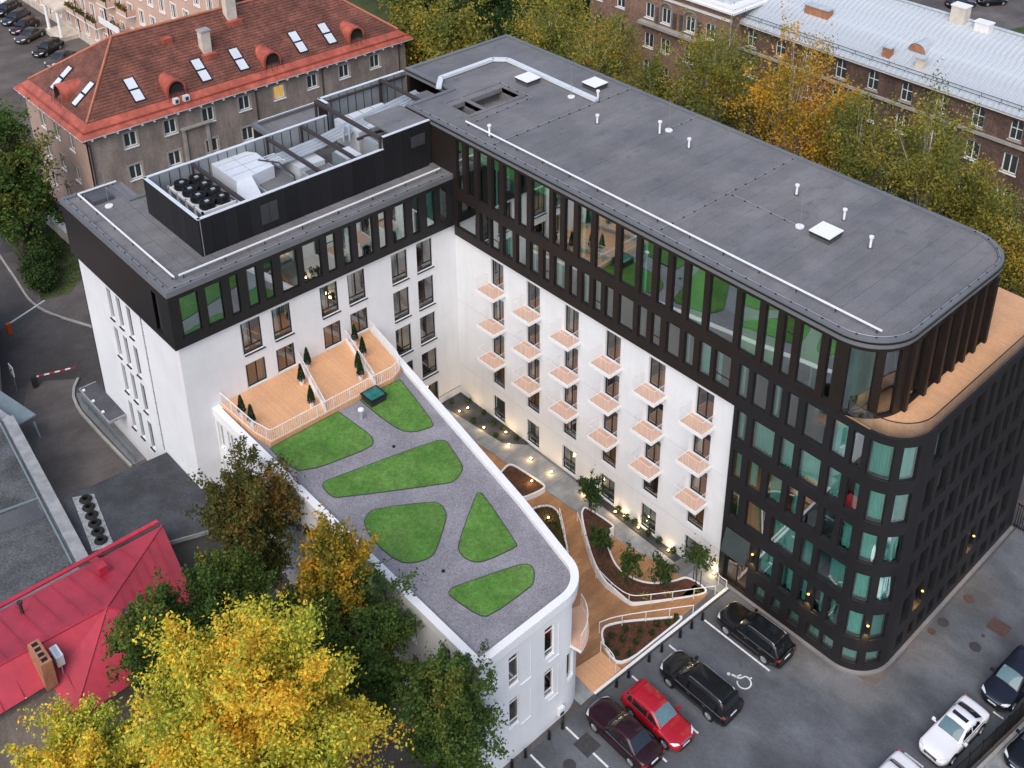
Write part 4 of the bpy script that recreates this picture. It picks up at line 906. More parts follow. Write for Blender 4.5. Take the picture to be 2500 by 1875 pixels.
# pale gravel chips as loose relief on the roof
# ---------------------------------------------------------------- ground, streets, parking, court
# one ground sheet with a hole for the sunken court (x 0..27.3, y -13..0.3); gentle fall to the west
def gz(x): return .78+.22*min(1,max(0,(x-3)/17))
xs = [-400,-150,-60,-30,-16,-8,-.25,3,8,13,18,20,27.35,34,45,60,200,400]; ys = [-300,-120,-60,-35,-21.5,-13.2,.32,8,18.6,30,60,120,400]
b = MB(); idx = {}
def gv(i, j):
    if (i,j) not in idx: idx[(i,j)] = len(b.v); b.v.append((xs[i],ys[j],gz(xs[i])))
    return idx[(i,j)]
for i in range(len(xs)-1):
    for j in range(len(ys)-1):
        if xs[i] >= -.3 and xs[i+1] <= 27.4 and ys[j] >= -13.3 and ys[j+1] <= .4: continue
        b.f.append((gv(i,j),gv(i+1,j),gv(i+1,j+1),gv(i,j+1)))
b.m = [0]*len(b.f); struct(b.build('ground','asphalt_old'))
def sheet(name, poly, z, m, th=.02): return struct(MB().prism(poly, z-th, z).build(name, m))
sheet('parking_pavement',[(27.45,-60),(45.2,-60),(45.6,24),(38.7,24),(38.7,.4),(27.45,-.25)],1.008,'parking_pavement')
sheet('side_street',[(-60,-30),(-19,-30),(-14,-21),(-20.6,-20),(-29,-16.8),(-29,-9),(-60,-9)],.79,'asphalt',.01)
struct(MB().prism([(-45.5,-19.6),(-36.6,-20.4),(-33.6,-20.2),(-31.9,-19.9),(-28,-17.9),(-17.5,-17.2),(-17.5,-9),(-37.5,-9),(-37.5,-19),(-45,-18.5)],.6,.9).build('pavement','asphalt_old'))
kb = MB(); kp = smooth_poly([(-45.5,-19.75),(-36.6,-20.55),(-33.6,-20.35),(-31.9,-20.05),(-28,-18.05),(-17.5,-17.3)],1)[:-2]
struct(kb.add([],[]).build('kerb','kerb_stone')) if 0 else None
Kp = Path([(-45.5,-19.75),(-40,-20.2),(-36.6,-20.55),(-34.8,-20.5),(-33.2,-20.2),(-31.5,-19.6),(-28,-18.05),(-17.5,-17.3)])
n = int(Kp.L/1.0)
for i in range(n):
    p, q = Kp.at(Kp.L*i/n+.01), Kp.at(Kp.L*(i+1)/n-.01); o = MB().bar((p.x,p.y,.83),(q.x,q.y,.83),.16,.2).build('kerb_stone','kerb_stone'); o['kind'] = 'structure'
sheet('lawn_strip',[(-58,-18.2),(-45.2,-18.3),(-38.0,-18.9),(-35.2,-19.9),(-34.5,-17.6),(-38,-13.5),(-60,-13.5)],.93,'grass',.2)
blades('grass_blades',[[(-56,-18),(-45.2,-18.2),(-38.0,-18.8),(-35.3,-19.8),(-34.7,-17.6),(-38,-14),(-56,-14)]],.93,60,.12,'grass',5,None,.5,.05)
# driveway beside the gable with its low wall and kerb
sheet('driveway',[(-24.6,-25.1),(-22.4,-22.2),(-19.4,-23.0),(-11.6,-23.4),(-9.6,-23.6),(-5.5,-24.5),(-5.5,-33),(-14,-33),(-19,-28)],.80,'asphalt_old',.006)
Kq = Path([(-22.2,-22.0),(-20.8,-23.1),(-18.5,-23.6),(-14,-23.55),(-9.6,-23.4)])
n = int(Kq.L/1.1)
for i in range(n):
    p, q = Kq.at(Kq.L*i/n+.015), Kq.at(Kq.L*(i+1)/n-.015); o = MB().bar((p.x,p.y,.86),(q.x,q.y,.86),.2,.24).build('kerb_stone','kerb_stone'); o['kind'] = 'structure'
sheet('gable_walk',[(-20.6,-22.9),(-18.4,-23.35),(-9.7,-23.2),(-9.7,-22.25),(-20,-22.25)],.86,'concrete_dark',.1)
f = thing('low_fence','low grey green mesh fence between the driveway and the gable walk','fence',(-14,-22.95,.86))
for i in range(9): x = -19+i*1.15; MB().bar((x,-23.0,.86),(x,-23.0,1.75),.05).build('post','blue_steel',f)
b = MB(); b.bar((-19,-23.0,1.72),(-9.8,-23.0,1.72),.04); b.bar((-19,-23.0,1.0),(-9.8,-23.0,1.0),.04)
for i in range(60): x = -19+i*9.2/60; b.bar((x,-23.0,.95),(x,-23.0,1.72),.01)
b.build('mesh_panel','blue_steel',f)
c = thing('gable_canopy','dark flat canopy with white edges over the door in the gable wall','canopy',(-14.5,-22.6,3.4))
MB().box(-17.2,-23.5,3.55,-12.1,-22.25,3.62).build('roof_sheet','bitumen_dark',c); b = MB()
b.box(-17.3,-23.58,3.45,-12.0,-23.5,3.64); b.box(-17.3,-23.5,3.45,-17.2,-22.25,3.64); b.box(-12.1,-23.5,3.45,-12.0,-22.25,3.64); b.build('fascia','concrete',c)
for k in range(3): MB().box(-16.9+k*1.7,-23.48,3.62,-16.7+k*1.7,-23.3,3.72).build('bracket','white_paint',c)
# parking marks
for y, x0, x1, k in ((-3.25,28.5,33.65,'beside the black estate car'),(-6.3,28.2,28.9,'short stub ahead of the minivan'),(-9.58,28.1,33.3,'between the minivan and the red car'),(-12.2,27.9,33.2,'between the red and burgundy cars'),(-14.82,27.75,31.15,'left of the burgundy car'),(-17.45,27.6,31,'at the left end of the row')):
    struct(MB().box(x0,y-.06,1.0,x1,y+.06,1.0125).build('bay_line','road_paint'))
for x0, y, x1 in ((44.45,4.1,45.1),(42.2,-2.0,43.4)): struct(MB().box(x0,y-.06,1.0,x1,y+.06,1.0125).build('bay_line','road_paint'))
# wheelchair symbol, painted flat
b = MB(); cx, cy = 32.9, -5.05
def disc(x, y, r, n=14): b.prism([(x+r*math.cos(2*PI*i/n),y+r*math.sin(2*PI*i/n)) for i in range(n)],1.0,1.0135)
def stroke(pts, w):
    for p, q in zip(pts, pts[1:]):
        d = Vector((q[0]-p[0],q[1]-p[1])); L = d.length; d /= L; nx, ny = -d.y*w/2, d.x*w/2
        b.prism([(p[0]+nx,p[1]+ny),(p[0]-nx,p[1]-ny),(q[0]-nx,q[1]-ny),(q[0]+nx,q[1]+ny)],1.0,1.0135)
disc(32.05,-5.22,.11); stroke([(32.2,-5.12),(32.72,-4.98)],.13); stroke([(32.5,-5.04),(32.62,-4.72)],.09); stroke([(32.72,-4.98),(32.86,-4.62),(33.15,-4.55),(33.2,-4.42)],.1)
stroke([(33.08+.42*math.cos(R(a)),-5.02+.42*math.sin(R(a))) for a in range(-150,100,20)],.09)
struct(b.build('wheelchair_symbol','road_paint'))
for x, y, r, m, k in ((39.39,10.6,.36,'iron_rust','rusty, furthest along the side street'),(39.18,7.72,.36,'iron','dark, beside the black wall'),(39.02,6.55,.26,'iron_rust','small rusty, nearest the rounded corner'),(41.44,8.61,.12,'iron','tiny, by the square grate'),(41.5,7.49,.38,'iron','dark, in front of the dark car'),(29.57,-16.3,.38,'iron','dark, between the bays at the left end')):
    t = thing('manhole_cover','round manhole cover, '+k,'manhole cover',(x,y,1.0),'round manhole covers in the pavement'); MB().cyl((x,y),r,1.0,1.014,20).build('frame','iron',t); MB().cyl((x,y),r*.86,1.01,1.02,20).build('lid',m,t)
tag(MB().box(41.2,9.4,1.0,42.44,10.5,1.015).build('drain_grate','iron_rust'),'square brown drain plate in the side street','drain plate')
tag(MB().box(28.8,-15.27,1.0,29.97,-14.17,1.016).build('drain_grate','iron'),'square dark drain plate lying across a bay line','drain plate')
for y in (-3.32,-4.32,-5.36,-6.98,-8.07,-9.79,-10.79,-15.01,-16.02,-17.75,-18.72):
    x = 28.4+(y+3.32)*.062
    i = [-3.32,-4.32,-5.36,-6.98,-8.07,-9.79,-10.79,-15.01,-16.02,-17.75,-18.72].index(y)
    k = ['nearest the entrance','second from the entrance','third from the entrance','fourth from the entrance','fifth from the entrance','sixth from the entrance','seventh from the entrance','in front of the wall charger','just left of the wall charger','second from the left end','at the left end'][i]
    t = thing('bollard','short black bollard in the parking row, '+k,'bollard',(x,y,1.0),'black bollards at the head of the parking bays'); MB().lathe((x,y,1.0),[(.09,0),(.09,.62),(.085,.66),(.05,.69)],12).build('post','fan_black',t); MB().cyl((x,y),.13,1.0,1.02,12).build('base','iron',t)
# wall charger
t = thing('wall_charger','white car charging box on the annex wall','charger',(27.15,-14.76,1.9)); MB().box(27.13,-14.95,1.55,27.36,-14.55,2.15).build('case','white_paint',t); MB().box(27.36,-14.9,1.62,27.372,-14.6,1.85).build('panel','fan_black',t); MB().tube([(27.3,-14.75,1.55),(27.42,-14.7,1.25),(27.38,-14.6,1.1),(27.3,-14.6,1.5)],.02,5).build('cable','rubber',t)
# retaining edge between court and parking
b = MB(); b.prism([(27.30,-12.1),(27.48,-12.1),(28.05,-.1),(27.87,-.1)],-.3,1.09); struct(b.build('retaining_edge','white_paint'))
struct(MB().prism([(27.49,-12.1),(27.60,-12.1),(28.17,-.1),(28.06,-.1)],.9,1.05).build('drain_channel','iron'))
# ------------------------------------------------ court
def cz(x): return .08 if x < 19 else min(.90,.08+.84*(x-19)/7.2)
b = MB(); xs2 = [-.35,6,12,19,20.5,22,23.5,25,26.2,27.4]
v = []; 
for x in xs2: v += [(x,yr(x)+.2,cz(x)-.03),(x,.35,-.02 if x<25 else cz(x)-.03)]
b.add(v,[(i*2,i*2+2,i*2+3,i*2+1) for i in range(len(xs2)-1)]); struct(b.build('court_base','concrete_dark'))
b = MB(); v = []
for x in xs2: v += [(x,yr(x)+.2,cz(x)),(x,-2.62+.058*(x-6),cz(x) if x < 24 else cz(x))]
b.add(v,[(i*2,i*2+2,i*2+3,i*2+1) for i in range(len(xs2)-1)]); struct(b.build('timber_deck','wood_deck_x'))
# concrete path: slabs laid one after another
x = .6; k = 0
while x < 25.6:
    e = x+1.5; f0 = lambda t: -2.6+.058*(t-6); f1 = lambda t: -1.75+.10*min(t,16) if t < 9 else (-1.25 if t < 16 else -.95)
    lo = [(x+.008,f0(x)),(e-.008,f0(e))]; hi0, hi1 = (-1.9+.1*x if x<8 else (-.0 if x<15.5 else -.42)), (-1.9+.1*e if e<8 else (-.0 if x<15.5 else -.42))
    hi0, hi1 = min(hi0,.26), min(hi1,.26)
    z = .10+rnd.uniform(0,.01)
    o = MB().prism([lo[0],lo[1],(e-.008,hi1),(x+.008,hi0)],.0,z).build('path_slab','concrete'); o['kind'] = 'structure'; x = e
sheet('gravel_bed',[(-.29,-2.2),(8.0,-1.05),(8.0,.29),(-.29,.29)],.06,'garage_roof',.06); sheet('gravel_bed',[(13.4,-.15),(25.4,-.40),(25.4,.29),(13.4,.29)],.055,'garage_roof',.05)
sheet('entry_landing',[(25.4,-1.25),(28.0,-.9),(28.0,.28),(25.4,.28)],1.02,'concrete',1.0); sheet('stair_landing',[(25.3,-12.0),(25.6,-9.7),(27.3,-9.7),(27.3,-12.1)],1.02,'deck_pale',1.0)
sheet('landing_patch',[(23.6,-13.25),(27.4,-13.25),(27.4,-11.7),(23.6,-11.7)],.985,'concrete',.2)
def planter(poly, z0, z1, label, zs):
    p = smooth_poly(poly,2)
    if sum(p[i][0]*p[(i+1)%len(p)][1]-p[(i+1)%len(p)][0]*p[i][1] for i in range(len(p))) < 0: p = p[::-1]
    t = thing('planter',label,'planter',(*poly[0],z0)); ring('kerb',p,.12,z0,z1,'white_paint',t); MB().prism(offset_poly(p,.05,True),z0,zs).build('mulch','bark_mulch',t); return p
pl1 = planter([(9.5,-4.6),(9.1,-3.4),(8.95,-2.7),(9.3,-2.4),(10.5,-2.28),(12.3,-2.1),(12.75,-2.3),(12.6,-3.4),(12.3,-4.4),(11,-5.2)],0,.52,'small white edged planter of bark nearest the annex wall',.42)
pl2 = planter([(13.6,-5.6),(13.5,-4.3),(13.86,-3.5),(14.42,-3.15),(15.2,-3.25),(16.82,-4.35),(18.2,-5.25),(20.0,-7.0),(19.5,-9.0),(16.5,-8.0)],0,.52,'white edged planter of low green cover between the annex and the ramp',.42)
pl3 = planter([(16.2,-1.95),(16.6,-1.75),(18.9,-1.55),(19.15,-1.8),(19.0,-2.3),(19.3,-2.8),(20.83,-3.75),(21.92,-4.15),(23.27,-4.0),(24.32,-3.3),(25.1,-2.1),(25.4,-1.2),(27.2,-1.1),(27.1,-1.9),(24.6,-5.5),(24.2,-5.7),(23.63,-5.7),(21.1,-5.6),(16.75,-2.8)],0,.95,'large curved white edged planter of bark with young trees',.90)
pl4 = planter([(24.3,-8.6),(24.7,-7.4),(26.63,-4.9),(27.55,-3.7),(27.45,-6),(27.3,-9.6),(25.9,-9.6)],.4,1.06,'triangular bark bed behind the parking bays',.98)
def handrail(pts, h, label):
    t = thing('handrail',label,'handrail',pts[0]); q = smooth3(pts)
    MB().tube([(x,y,z+h) for x,y,z in q],.03,6).build('rail','pink_white',t); P = Path([p[:2] for p in q]); n = max(2,int(P.L/1.3))
    for i in range(n+1):
        s = P.L*i/n; p = P.at(s); z = pts[0][2]+(pts[-1][2]-pts[0][2])*i/n; MB().bar((p.x,p.y,z-.1),(p.x,p.y,z+h),.04).build('post','pink_white',t)
def smooth3(p):
    p = [Vector(q) for q in p]
    for _ in range(2):
        q = [p[0]]
        for a, c in zip(p,p[1:]): q += [a*.75+c*.25, a*.25+c*.75]
        p = q+[p[-1]]
    return [tuple(q) for q in p]
handrail([(24.5,-8.75,1.0),(24.9,-7.6,1.0),(27.75,-3.5,1.05)],.85,'curved white handrail along the bark bed beside the ramp')
handrail([(21.4,-5.75,.95),(22.95,-5.95,.95),(24.3,-5.85,.95),(25.0,-5.1,.95),(27.7,-1.2,1.0)],.8,'white handrail along the large curved planter')
handrail([(16.6,-2.9,.5),(19,-4.35,.5),(21.2,-5.7,.8)],.8,'white handrail on the upper side of the ramp'); handrail([(15.4,-3.5,.45),(17.2,-4.7,.45),(19.5,-6.6,.6)],.8,'white handrail on the annex side of the ramp')
handrail([(26.9,.05,1.02),(27.3,-.5,1.02),(28.0,-.45,1.02)],.9,'short hoop rail by the entrance'); handrail([(25.6,-9.75,1.02),(26.6,-9.8,1.02),(27.2,-10.1,1.02)],.9,'short hoop rail at the stair landing')
# young trees
for i, (x, y, z, h, k) in enumerate(((17.2,-2.15,.8,3.6,'nearest the annex'),(20.3,-4.35,.8,2.9,'second from the annex'),(23.2,-4.75,.8,3.0,'third from the annex'),(25.0,-3.3,.8,3.0,'fourth from the annex'),(26.2,-1.35,.9,3.2,'nearest the entrance'))):
    tree('young_tree',x,y,z,h,.75,.75,.95,'young thin leafy tree in the curved planter, '+k,'dark_leaf',1500 if i else 2400,.15,40+i,'young trees in the curved planter',clumps=16,trunk=.012)
    for dx in (-.3,.3): tag(MB().bar((x+dx,y+.1,z),(x+dx,y+.1,z+1.3),.045).build('tree_stake','bark'),'thin wooden stake '+('left' if dx<0 else 'right')+' of the young tree '+k,'stake','stakes of the young trees')
# court lights: small uplights that glow warm
for i, (x, y, z) in enumerate(((1.6,-1.4,.1),(1.75,-.65,.1),(4.4,-1.2,.1),(6.0,-.3,.1),(7.2,-1.05,.1),(9.5,-.85,.12),(11.6,-.7,.12),(11.55,-2.65,.44),(14.9,-.35,.1),(15.0,-4.2,.44),(17.65,-.1,.1),(18.4,.05,.1),(19.8,.03,.1),(22.65,.0,.1),(26.6,.02,1.05))):
    t = thing('ground_light','warm glowing ground light in the court, %s from the inner corner'%['first','second','third','fourth','fifth','sixth','seventh','eighth','ninth','tenth','eleventh','twelfth','thirteenth','fourteenth','fifteenth'][i],'ground light',(x,y,z),'warm ground lights in the court')
    MB().cyl((x,y),.09,z-.03,z+.1,10).build('housing','fan_black',t); MB().cyl((x,y),.075,z+.1,z+.13,10).build('lens','lamp_glow',t)
    lt = bpy.data.lights.new('ground_light','POINT'); lt.energy = 14; lt.color = (1,.66,.30); lt.shadow_soft_size = .12; lo = bpy.data.objects.new('lamp_light',lt); C.objects.link(lo); lo.parent = t; lo.location = (0,-.12,.26)
sp = [(.3,-1.1,'in the inner corner by the short wing'),(1.15,-.1,'at the foot of the white wall near the first light'),(3.1,-.1,'left of the first court door'),(3.25,-1.3,'at the path edge facing the first court door'),(4.5,-.3,'right before the first court door'),(5.45,-.15,'just past the first court door'),(5.75,-1.1,'at the path edge by the fourth light'),(7.05,-.15,'between the first and second court doors'),(14.1,.0,'between the third and fourth court doors'),(17.75,.1,'after the fourth court door'),(18.65,-.02,'second after the fourth court door'),(19.4,.1,'left of the fifth court door'),(20.75,.05,'in front of the fifth court door'),(21.7,.1,'after the fifth court door'),(23.0,.1,'left of the sixth court door')]
for x, y, k in sp: shrub(x,y,.05,.24,.6 if x>8 else .4,'small dark clump '+k,'shrub_leaf' if x>8 else 'dark_leaf',160,.11,1,'small clumps in the gravel beds of the court')
rg9 = random.Random(5)
names9 = iter(['front left','front middle','front right','second row left','second row middle','second row right','third row left','third row middle','near the rail post','by the white kerb','by the stair side','at the narrow tip'])
for x, y in ((25.6,-9.2),(26.4,-9.2),(27.0,-8.6),(25.3,-8.5),(26.0,-8.2),(26.7,-7.7),(25.6,-7.5),(26.3,-6.9),(26.9,-6.5),(26.7,-5.8),(27.1,-5.2),(27.2,-4.5)): shrub(x,y,.97,.22,.42,'little green tuft in the triangular bark bed, '+next(names9),'shrub_leaf',140,.10,2,'green tufts in the triangular bark bed')
blades('ground_cover',[pl2],.42,120,.18,'shrub_leaf_flat',8,None,.6,.05); blades('ground_cover',[[(20.2,-4.6),(21.5,-4.4),(23.3,-4.2),(23.6,-5.3),(21.3,-5.3)],[(18.2,-2.0),(19,-1.9),(18.9,-2.8)]],.8,70,.18,'shrub_leaf_flat',9,None,.6,.05)
for x, y, k in ((24.6,-4.6,'left'),(25.5,-3.4,'middle'),(26.8,-1.9,'right')): shrub(x,y,.8,.35,.3,'small yellow flowering tuft by the handrail, '+k,'yellow_leaf',90,.06,4,'yellow tufts by the handrail')
# ---------------------------------------------------------------- neighbouring buildings
def fwin(parent, P, o, depth=.12, fm='white_paint', t=.12, trim=None, bars=True, sill=True, gm='far_glass'):
    w, h = o[1]-o[0]-.004, o[3]-o[2]-.004
    bs = (('v', w/2, t, h-t),) if bars else ()
    f = window(parent, P, o, depth, fm=fm, gm=gm, t=t, bars=bs, fd=.1)
    if sill: obj('sill', cached(('fs',round(w,2),fm), lambda: MB().box(-.08,-depth-.12,-.12,w+.08,-.0,-.004).mesh('sill',fm)), f)
    if trim:
        def mk():
            b = MB(); e = .16; d = -depth-.05
            b.box(-e,d,-.02,-.004,-depth-.001,h+e); b.box(w+.004,d,-.02,w+e,-depth-.001,h+e); b.box(-.004,d,h+.004,w+.004,-depth-.001,h+e); return b.mesh('trim',trim)
        obj('trim', cached(('ft',round(w,2),round(h,2),trim), mk), f)
def slope_pt(p0, u, v, a, b, lift=0.):
    n = Vector(u).cross(Vector(v)).normalized(); return Vector(p0)+Vector(u)*a+Vector(v)*b+n*lift
def tiled_slope(parent, poly, p0, u, v, m, course, name='tile_courses'):
    "stepped courses of tiles laid over a sloping polygon given in (a, b) coordinates of the slope"
    b = MB(); amin, amax = min(q[0] for q in poly), max(q[0] for q in poly); bmax = max(q[1] for q in poly); k = 0
    def span(y):
        xs = []
        for i in range(len(poly)):
            (x0,y0),(x1,y1) = poly[i], poly[(i+1)%len(poly)]
            if (y0-y)*(y1-y) <= 0 and y0 != y1: xs.append(x0+(x1-x0)*(y-y0)/(y1-y0))
        return (min(xs), max(xs)) if len(xs) > 1 else None
    y = 0
    while y < bmax-.02:
        e = min(y+course, bmax-.005); s0, s1 = span(y+.004), span(e)
        if s0 and s1:
            q = [slope_pt(p0,u,v,s0[0],y,.0),slope_pt(p0,u,v,s0[1],y,.0),slope_pt(p0,u,v,s0[0],y,.07),slope_pt(p0,u,v,s0[1],y,.07),slope_pt(p0,u,v,s1[1],e,.02),slope_pt(p0,u,v,s1[0],e,.02)]
            b.add(q,[(0,1,3,2),(2,3,4,5)])
        y = e
    o = b.build(name, m, parent); o['kind'] = 'stuff'; return o
# --- A: grey rendered house with a red tiled hipped roof
A = thing('red_roofed_house','grey rendered four-storey house with red tiled hipped roof, dormers and roof windows','building',(-47,6,.8))
ax0, ax1, ay0, ay1, ez, rzz = -54.8, -39.9, -11.6, 25.0, 12.9, 18.73
PA = Path([(ax0,ay0),(ax1,ay0),(ax1,ay1),(ax0,ay1)]); sA1 = ax1-ax0
aw = []
ywin = [-8.2,-4.15,-.1,3.95,8.0,12.05,16.1,20.15]
for y in ywin:
    for z in (10.4,6.9,3.4): aw.append((sA1+y-ay0, sA1+y-ay0+1.3, z, z+1.55))
gwin = []
for x in (-51.3,-47.9,-44.5):
    for z in (9.9,6.5,3.1): gwin.append((x-ax0, x-ax0+1.15, z, z+1.6))
facade('wall', PA, .7, ez, aw, .4, 'grey_render', A) if 0 else None
facade('street_wall', Path([(ax1,ay0),(ax1,ay1)]), .7, ez, [(a-sA1,b-sA1,c,d) for a,b,c,d in aw], .4, 'grey_render', A)
facade('gable_wall', Path([(ax0,ay0),(ax1-.001,ay0)]), .7, ez, gwin, .4, 'pinkish_render', A)
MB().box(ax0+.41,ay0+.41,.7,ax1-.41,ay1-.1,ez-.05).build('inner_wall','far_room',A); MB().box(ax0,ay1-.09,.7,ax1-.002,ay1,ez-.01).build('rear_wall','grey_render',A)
P1 = Path([(ax1,ay0),(ax1,ay1)]); P2 = Path([(ax0,ay0),(ax1,ay0)])
for i, o in enumerate(aw): fwin(A, P1, (o[0]-sA1,o[1]-sA1,o[2],o[3]), .14, trim='stone_trim', gm='lit_pane' if i == 12 else 'far_glass')
for o in gwin: fwin(A, P2, o, .14, trim='stone_trim')
# eaves: white brackets and a red sheet gutter zone
ov = .75; e0x, e1x, e0y, e1y = ax0-ov, ax1+ov, ay0-ov, ay1+ov
rx = -47.35; ry0, ry1 = -4.8, 18.4
b = MB(); b.box(e0x+.05,e0y+.05,12.72,e1x-.05,e1y-.05,12.85); b.build('soffit','white_paint',A)
br = cached('brk', lambda: MB().box(-.09,-.6,-.26,.09,.0,-.0).mesh('bracket','white_paint'))
y = ay0+.3
while y < ay1: obj('bracket', br, A, (ax1+.62,y,12.72), PI/2-PI) if 0 else obj('bracket', br, A, (ax1+.002,y,12.72), PI/2); y += 1.22
x = ax0+.3
while x < ax1: obj('bracket', br, A, (x,ay0-.002,12.72), 0); x += 1.22
# roof planes: lower red sheet band, tiles above
k = .2
def lerp(p, q, t): return tuple(a+(c-a)*t for a, c in zip(p, q))
cs = [(e0x,e0y,12.86),(e1x,e0y,12.86),(e1x,e1y,12.86),(e0x,e1y,12.86)]; rd = [(rx,ry0,rzz),(rx,ry0,rzz),(rx,ry1,rzz),(rx,ry1,rzz)]
q = [lerp(c, r, k*.82) for c, r in zip(cs, rd)]
for i in range(4): j = (i+1)%4; MB().add([cs[i],cs[j],q[j],q[i]],[(0,1,2,3)]).build('sheet_band','red_sheet',A)
b = MB()
for i, j in ((0,1),(1,2)): 
    a1, a2 = lerp(cs[i],q[i],.35), lerp(cs[j],q[j],.35); b.bar((a1[0],a1[1],a1[2]+.1),(a2[0],a2[1],a2[2]+.1),.05,.22)
b.build('snow_guard','red_sheet',A)
def slopeA(i, j, top):
    p0 = Vector(q[i]); u = (Vector(q[j])-p0); L = u.length; u /= L; t0, t1 = Vector(rd[i]), Vector(rd[j]); w = (t0-p0); vv = (w-u*w.dot(u)); Hh = vv.length; vv /= Hh
    poly = [(0,0),(L,0),((t1-p0).dot(u),Hh),((t0-p0).dot(u),Hh)] if top else [(0,0),(L,0),((t0-p0).dot(u),Hh)]
    tiled_slope(A, poly, p0, u, vv, 'red_tile', .36); return p0, u, vv
sl1 = slopeA(1,2,True); slopeA(3,0,True); sl2 = slopeA(0,1,False); slopeA(2,3,False)
b = MB()
for i in range(4): b.tube([Vector(q[i])+Vector((0,0,.06)),Vector(rd[i])+Vector((0,0,.1))],.13,6)
b.tube([(rx,ry0,rzz+.1),(rx,ry1,rzz+.1)],.14,6); b.build('ridge_cap','ridge_tile',A)
def on(sl, P):      # slope coordinates of a world point
    w = Vector(P)-sl[0]; return w.dot(sl[1]), w.dot(sl[2])
def roof_window(sl, c0, w, h, sub=2):
    a, c = on(sl, c0); u, v = sl[1], sl[2]; n = u.cross(v).normalized(); f = MB()
    def bx(mb, a0,a1,b0,b1,l0,l1):
        pts = [slope_pt(sl[0],u,v,x,y,l) for l in (l0,l1) for x,y in ((a0,b0),(a1,b0),(a1,b1),(a0,b1))]; mb.add(pts,[(3,2,1,0),(4,5,6,7),(0,1,5,4),(1,2,6,5),(2,3,7,6),(3,0,4,7)])
    bx(f,a-w/2,a+w/2,c,c+h,.0,.14); fo = f.build('roof_window','dark_frame',A)
    for k in range(2):
        p = MB(); bx(p,a-w/2+.12,a+w/2-.12,c+.12+k*(h/2),c+h/2-.1+k*(h/2)+.0,.13,.17); obj('pane',p.mesh('pane','sky_pane'),fo)
for y in (-5.55,1.45,5.65,12.65,16.3): roof_window(sl1,(-40.9,y,14.2),1.15,2.9)
for x in (-49.3,-44.25): roof_window(sl2,(x,-10.7,14.2),1.05,2.9)
def dormer(base, dirv, w=2.0, h=1.75, depth=3.4):
    "barrel-roofed dormer of red sheet with a dark arched opening"
    d = Vector(dirv); sd_ = Vector((-d.y,d.x,0)); B = Vector(base); n = 12; r = w/2
    prof = [(-r,0)]+[(r*math.cos(PI-PI*i/n), h-r+r*math.sin(PI-PI*i/n)) for i in range(n+1)]+[(r,0)]
    f = [B+sd_*x+Vector((0,0,z)) for x,z in prof]; g = [B-d*depth+sd_*x+Vector((0,0,z)) for x,z in prof]
    o = MB().loft([f,g],close=False,cap=False).build('dormer','red_sheet',A)
    pi = [(x*.8,.0 if z<=0 else z*.9) for x,z in prof]; fi = [B+d*.02+sd_*x+Vector((0,0,z)) for x,z in pi]
    rim = MB(); N = len(f); rim.add([p+d*.06 for p in f]+[p+d*.06 for p in fi],[(i,i+1,N+i+1,N+i) for i in range(N-1)]); rim.add([p+d*.06 for p in f]+f,[(i+1,i,N+i,N+i+1) for i in range(N-1)]); obj('rim',rim.mesh('rim','red_sheet'),o)
    dk = MB().add([p-d*.35 for p in fi],[tuple(range(N))]); obj('opening',dk.mesh('opening','far_room'),o); ti = MB().add([p-d*.0 for p in fi]+[p-d*.35 for p in fi],[(i,i+1,N+i+1,N+i) for i in range(N-1)]); obj('reveal',ti.mesh('reveal','steel_brown'),o)
    rl = MB(); rl.bar(B+d*.35+sd_*r+Vector((0,0,.55)),B+d*.35-sd_*r+Vector((0,0,.55)),.03)
    for s in (-1,-.3,.3,1): rl.bar(B+d*.35+sd_*r*s+Vector((0,0,-.3)),B+d*.35+sd_*r*s+Vector((0,0,.55)),.03)
    obj('guard_rail',rl.mesh('guard_rail','steel_brown'),o)
for y in (-2.1,8.55,19.0): dormer((-40.5,y,13.85),(1,0,0))
dormer((-46.8,-11.0,13.95),(0,-1,0))
for (x,y,h,sx,sy) in ((-43.9,3.1,2.1,.42,.48),(-46.4,7.5,2.3,.45,.55)):
    z = rzz-(abs(x-rx))*.72; c = MB().box(x-sx,y-sy,z-.6,x+sx,y+sy,z+h).build('chimney','chimney_plaster',A); obj('chimney_cap',MB().box(x-sx-.1,y-sy-.1,z+h,x+sx+.1,y+sy+.1,z+h+.15).mesh('chimney_cap','stone_trim'),c); obj('flashing',MB().box(x-sx-.35,y-sy-.3,z-.7,x+sx+.55,y+sy+.3,z-.22).mesh('flashing','red_sheet'),c)
b = MB(); p = slope_pt(*sl1,*on(sl1,(-45.8,-.1,17.6)),.05); b.obox((p.x,p.y),.5,.5,p.z-.3,p.z+.25,0); b.build('roof_hatch','red_sheet',A)
MB().tube([(ax1+.7,ay0-.6,12.7),(ax1+.15,ay0+.1,11.9),(ax1+.12,ay0+.12,.9)],.07,6).build('downpipe','steel_brown',A)
for y in (5.9,13.9,24): MB().tube([(ax1+.7,y,12.7),(ax1+.12,y,12.1),(ax1+.12,y,.9)],.07,6).build('downpipe','steel_brown',A)
dc = MB(); dc.box(ax1,-2.6,10.5,ax1+.5,.6,10.65); dc.box(ax1,-2.4,7.0,ax1+.2,-2.1,10.5); dc.box(ax1,.1,7.0,ax1+.2,.4,10.5); dc.build('stair_hood','stone_trim',A)
b = MB(); b.box(-40.3,-3.0,13.6,-39.9,-2.6,14.0); b.box(-40.2,-2.0,13.55,-39.7,-1.4,14.1); t = tag(b.build('aircon_unit','galv_white'),'two pale units standing in the first street dormer','air unit') if 0 else None
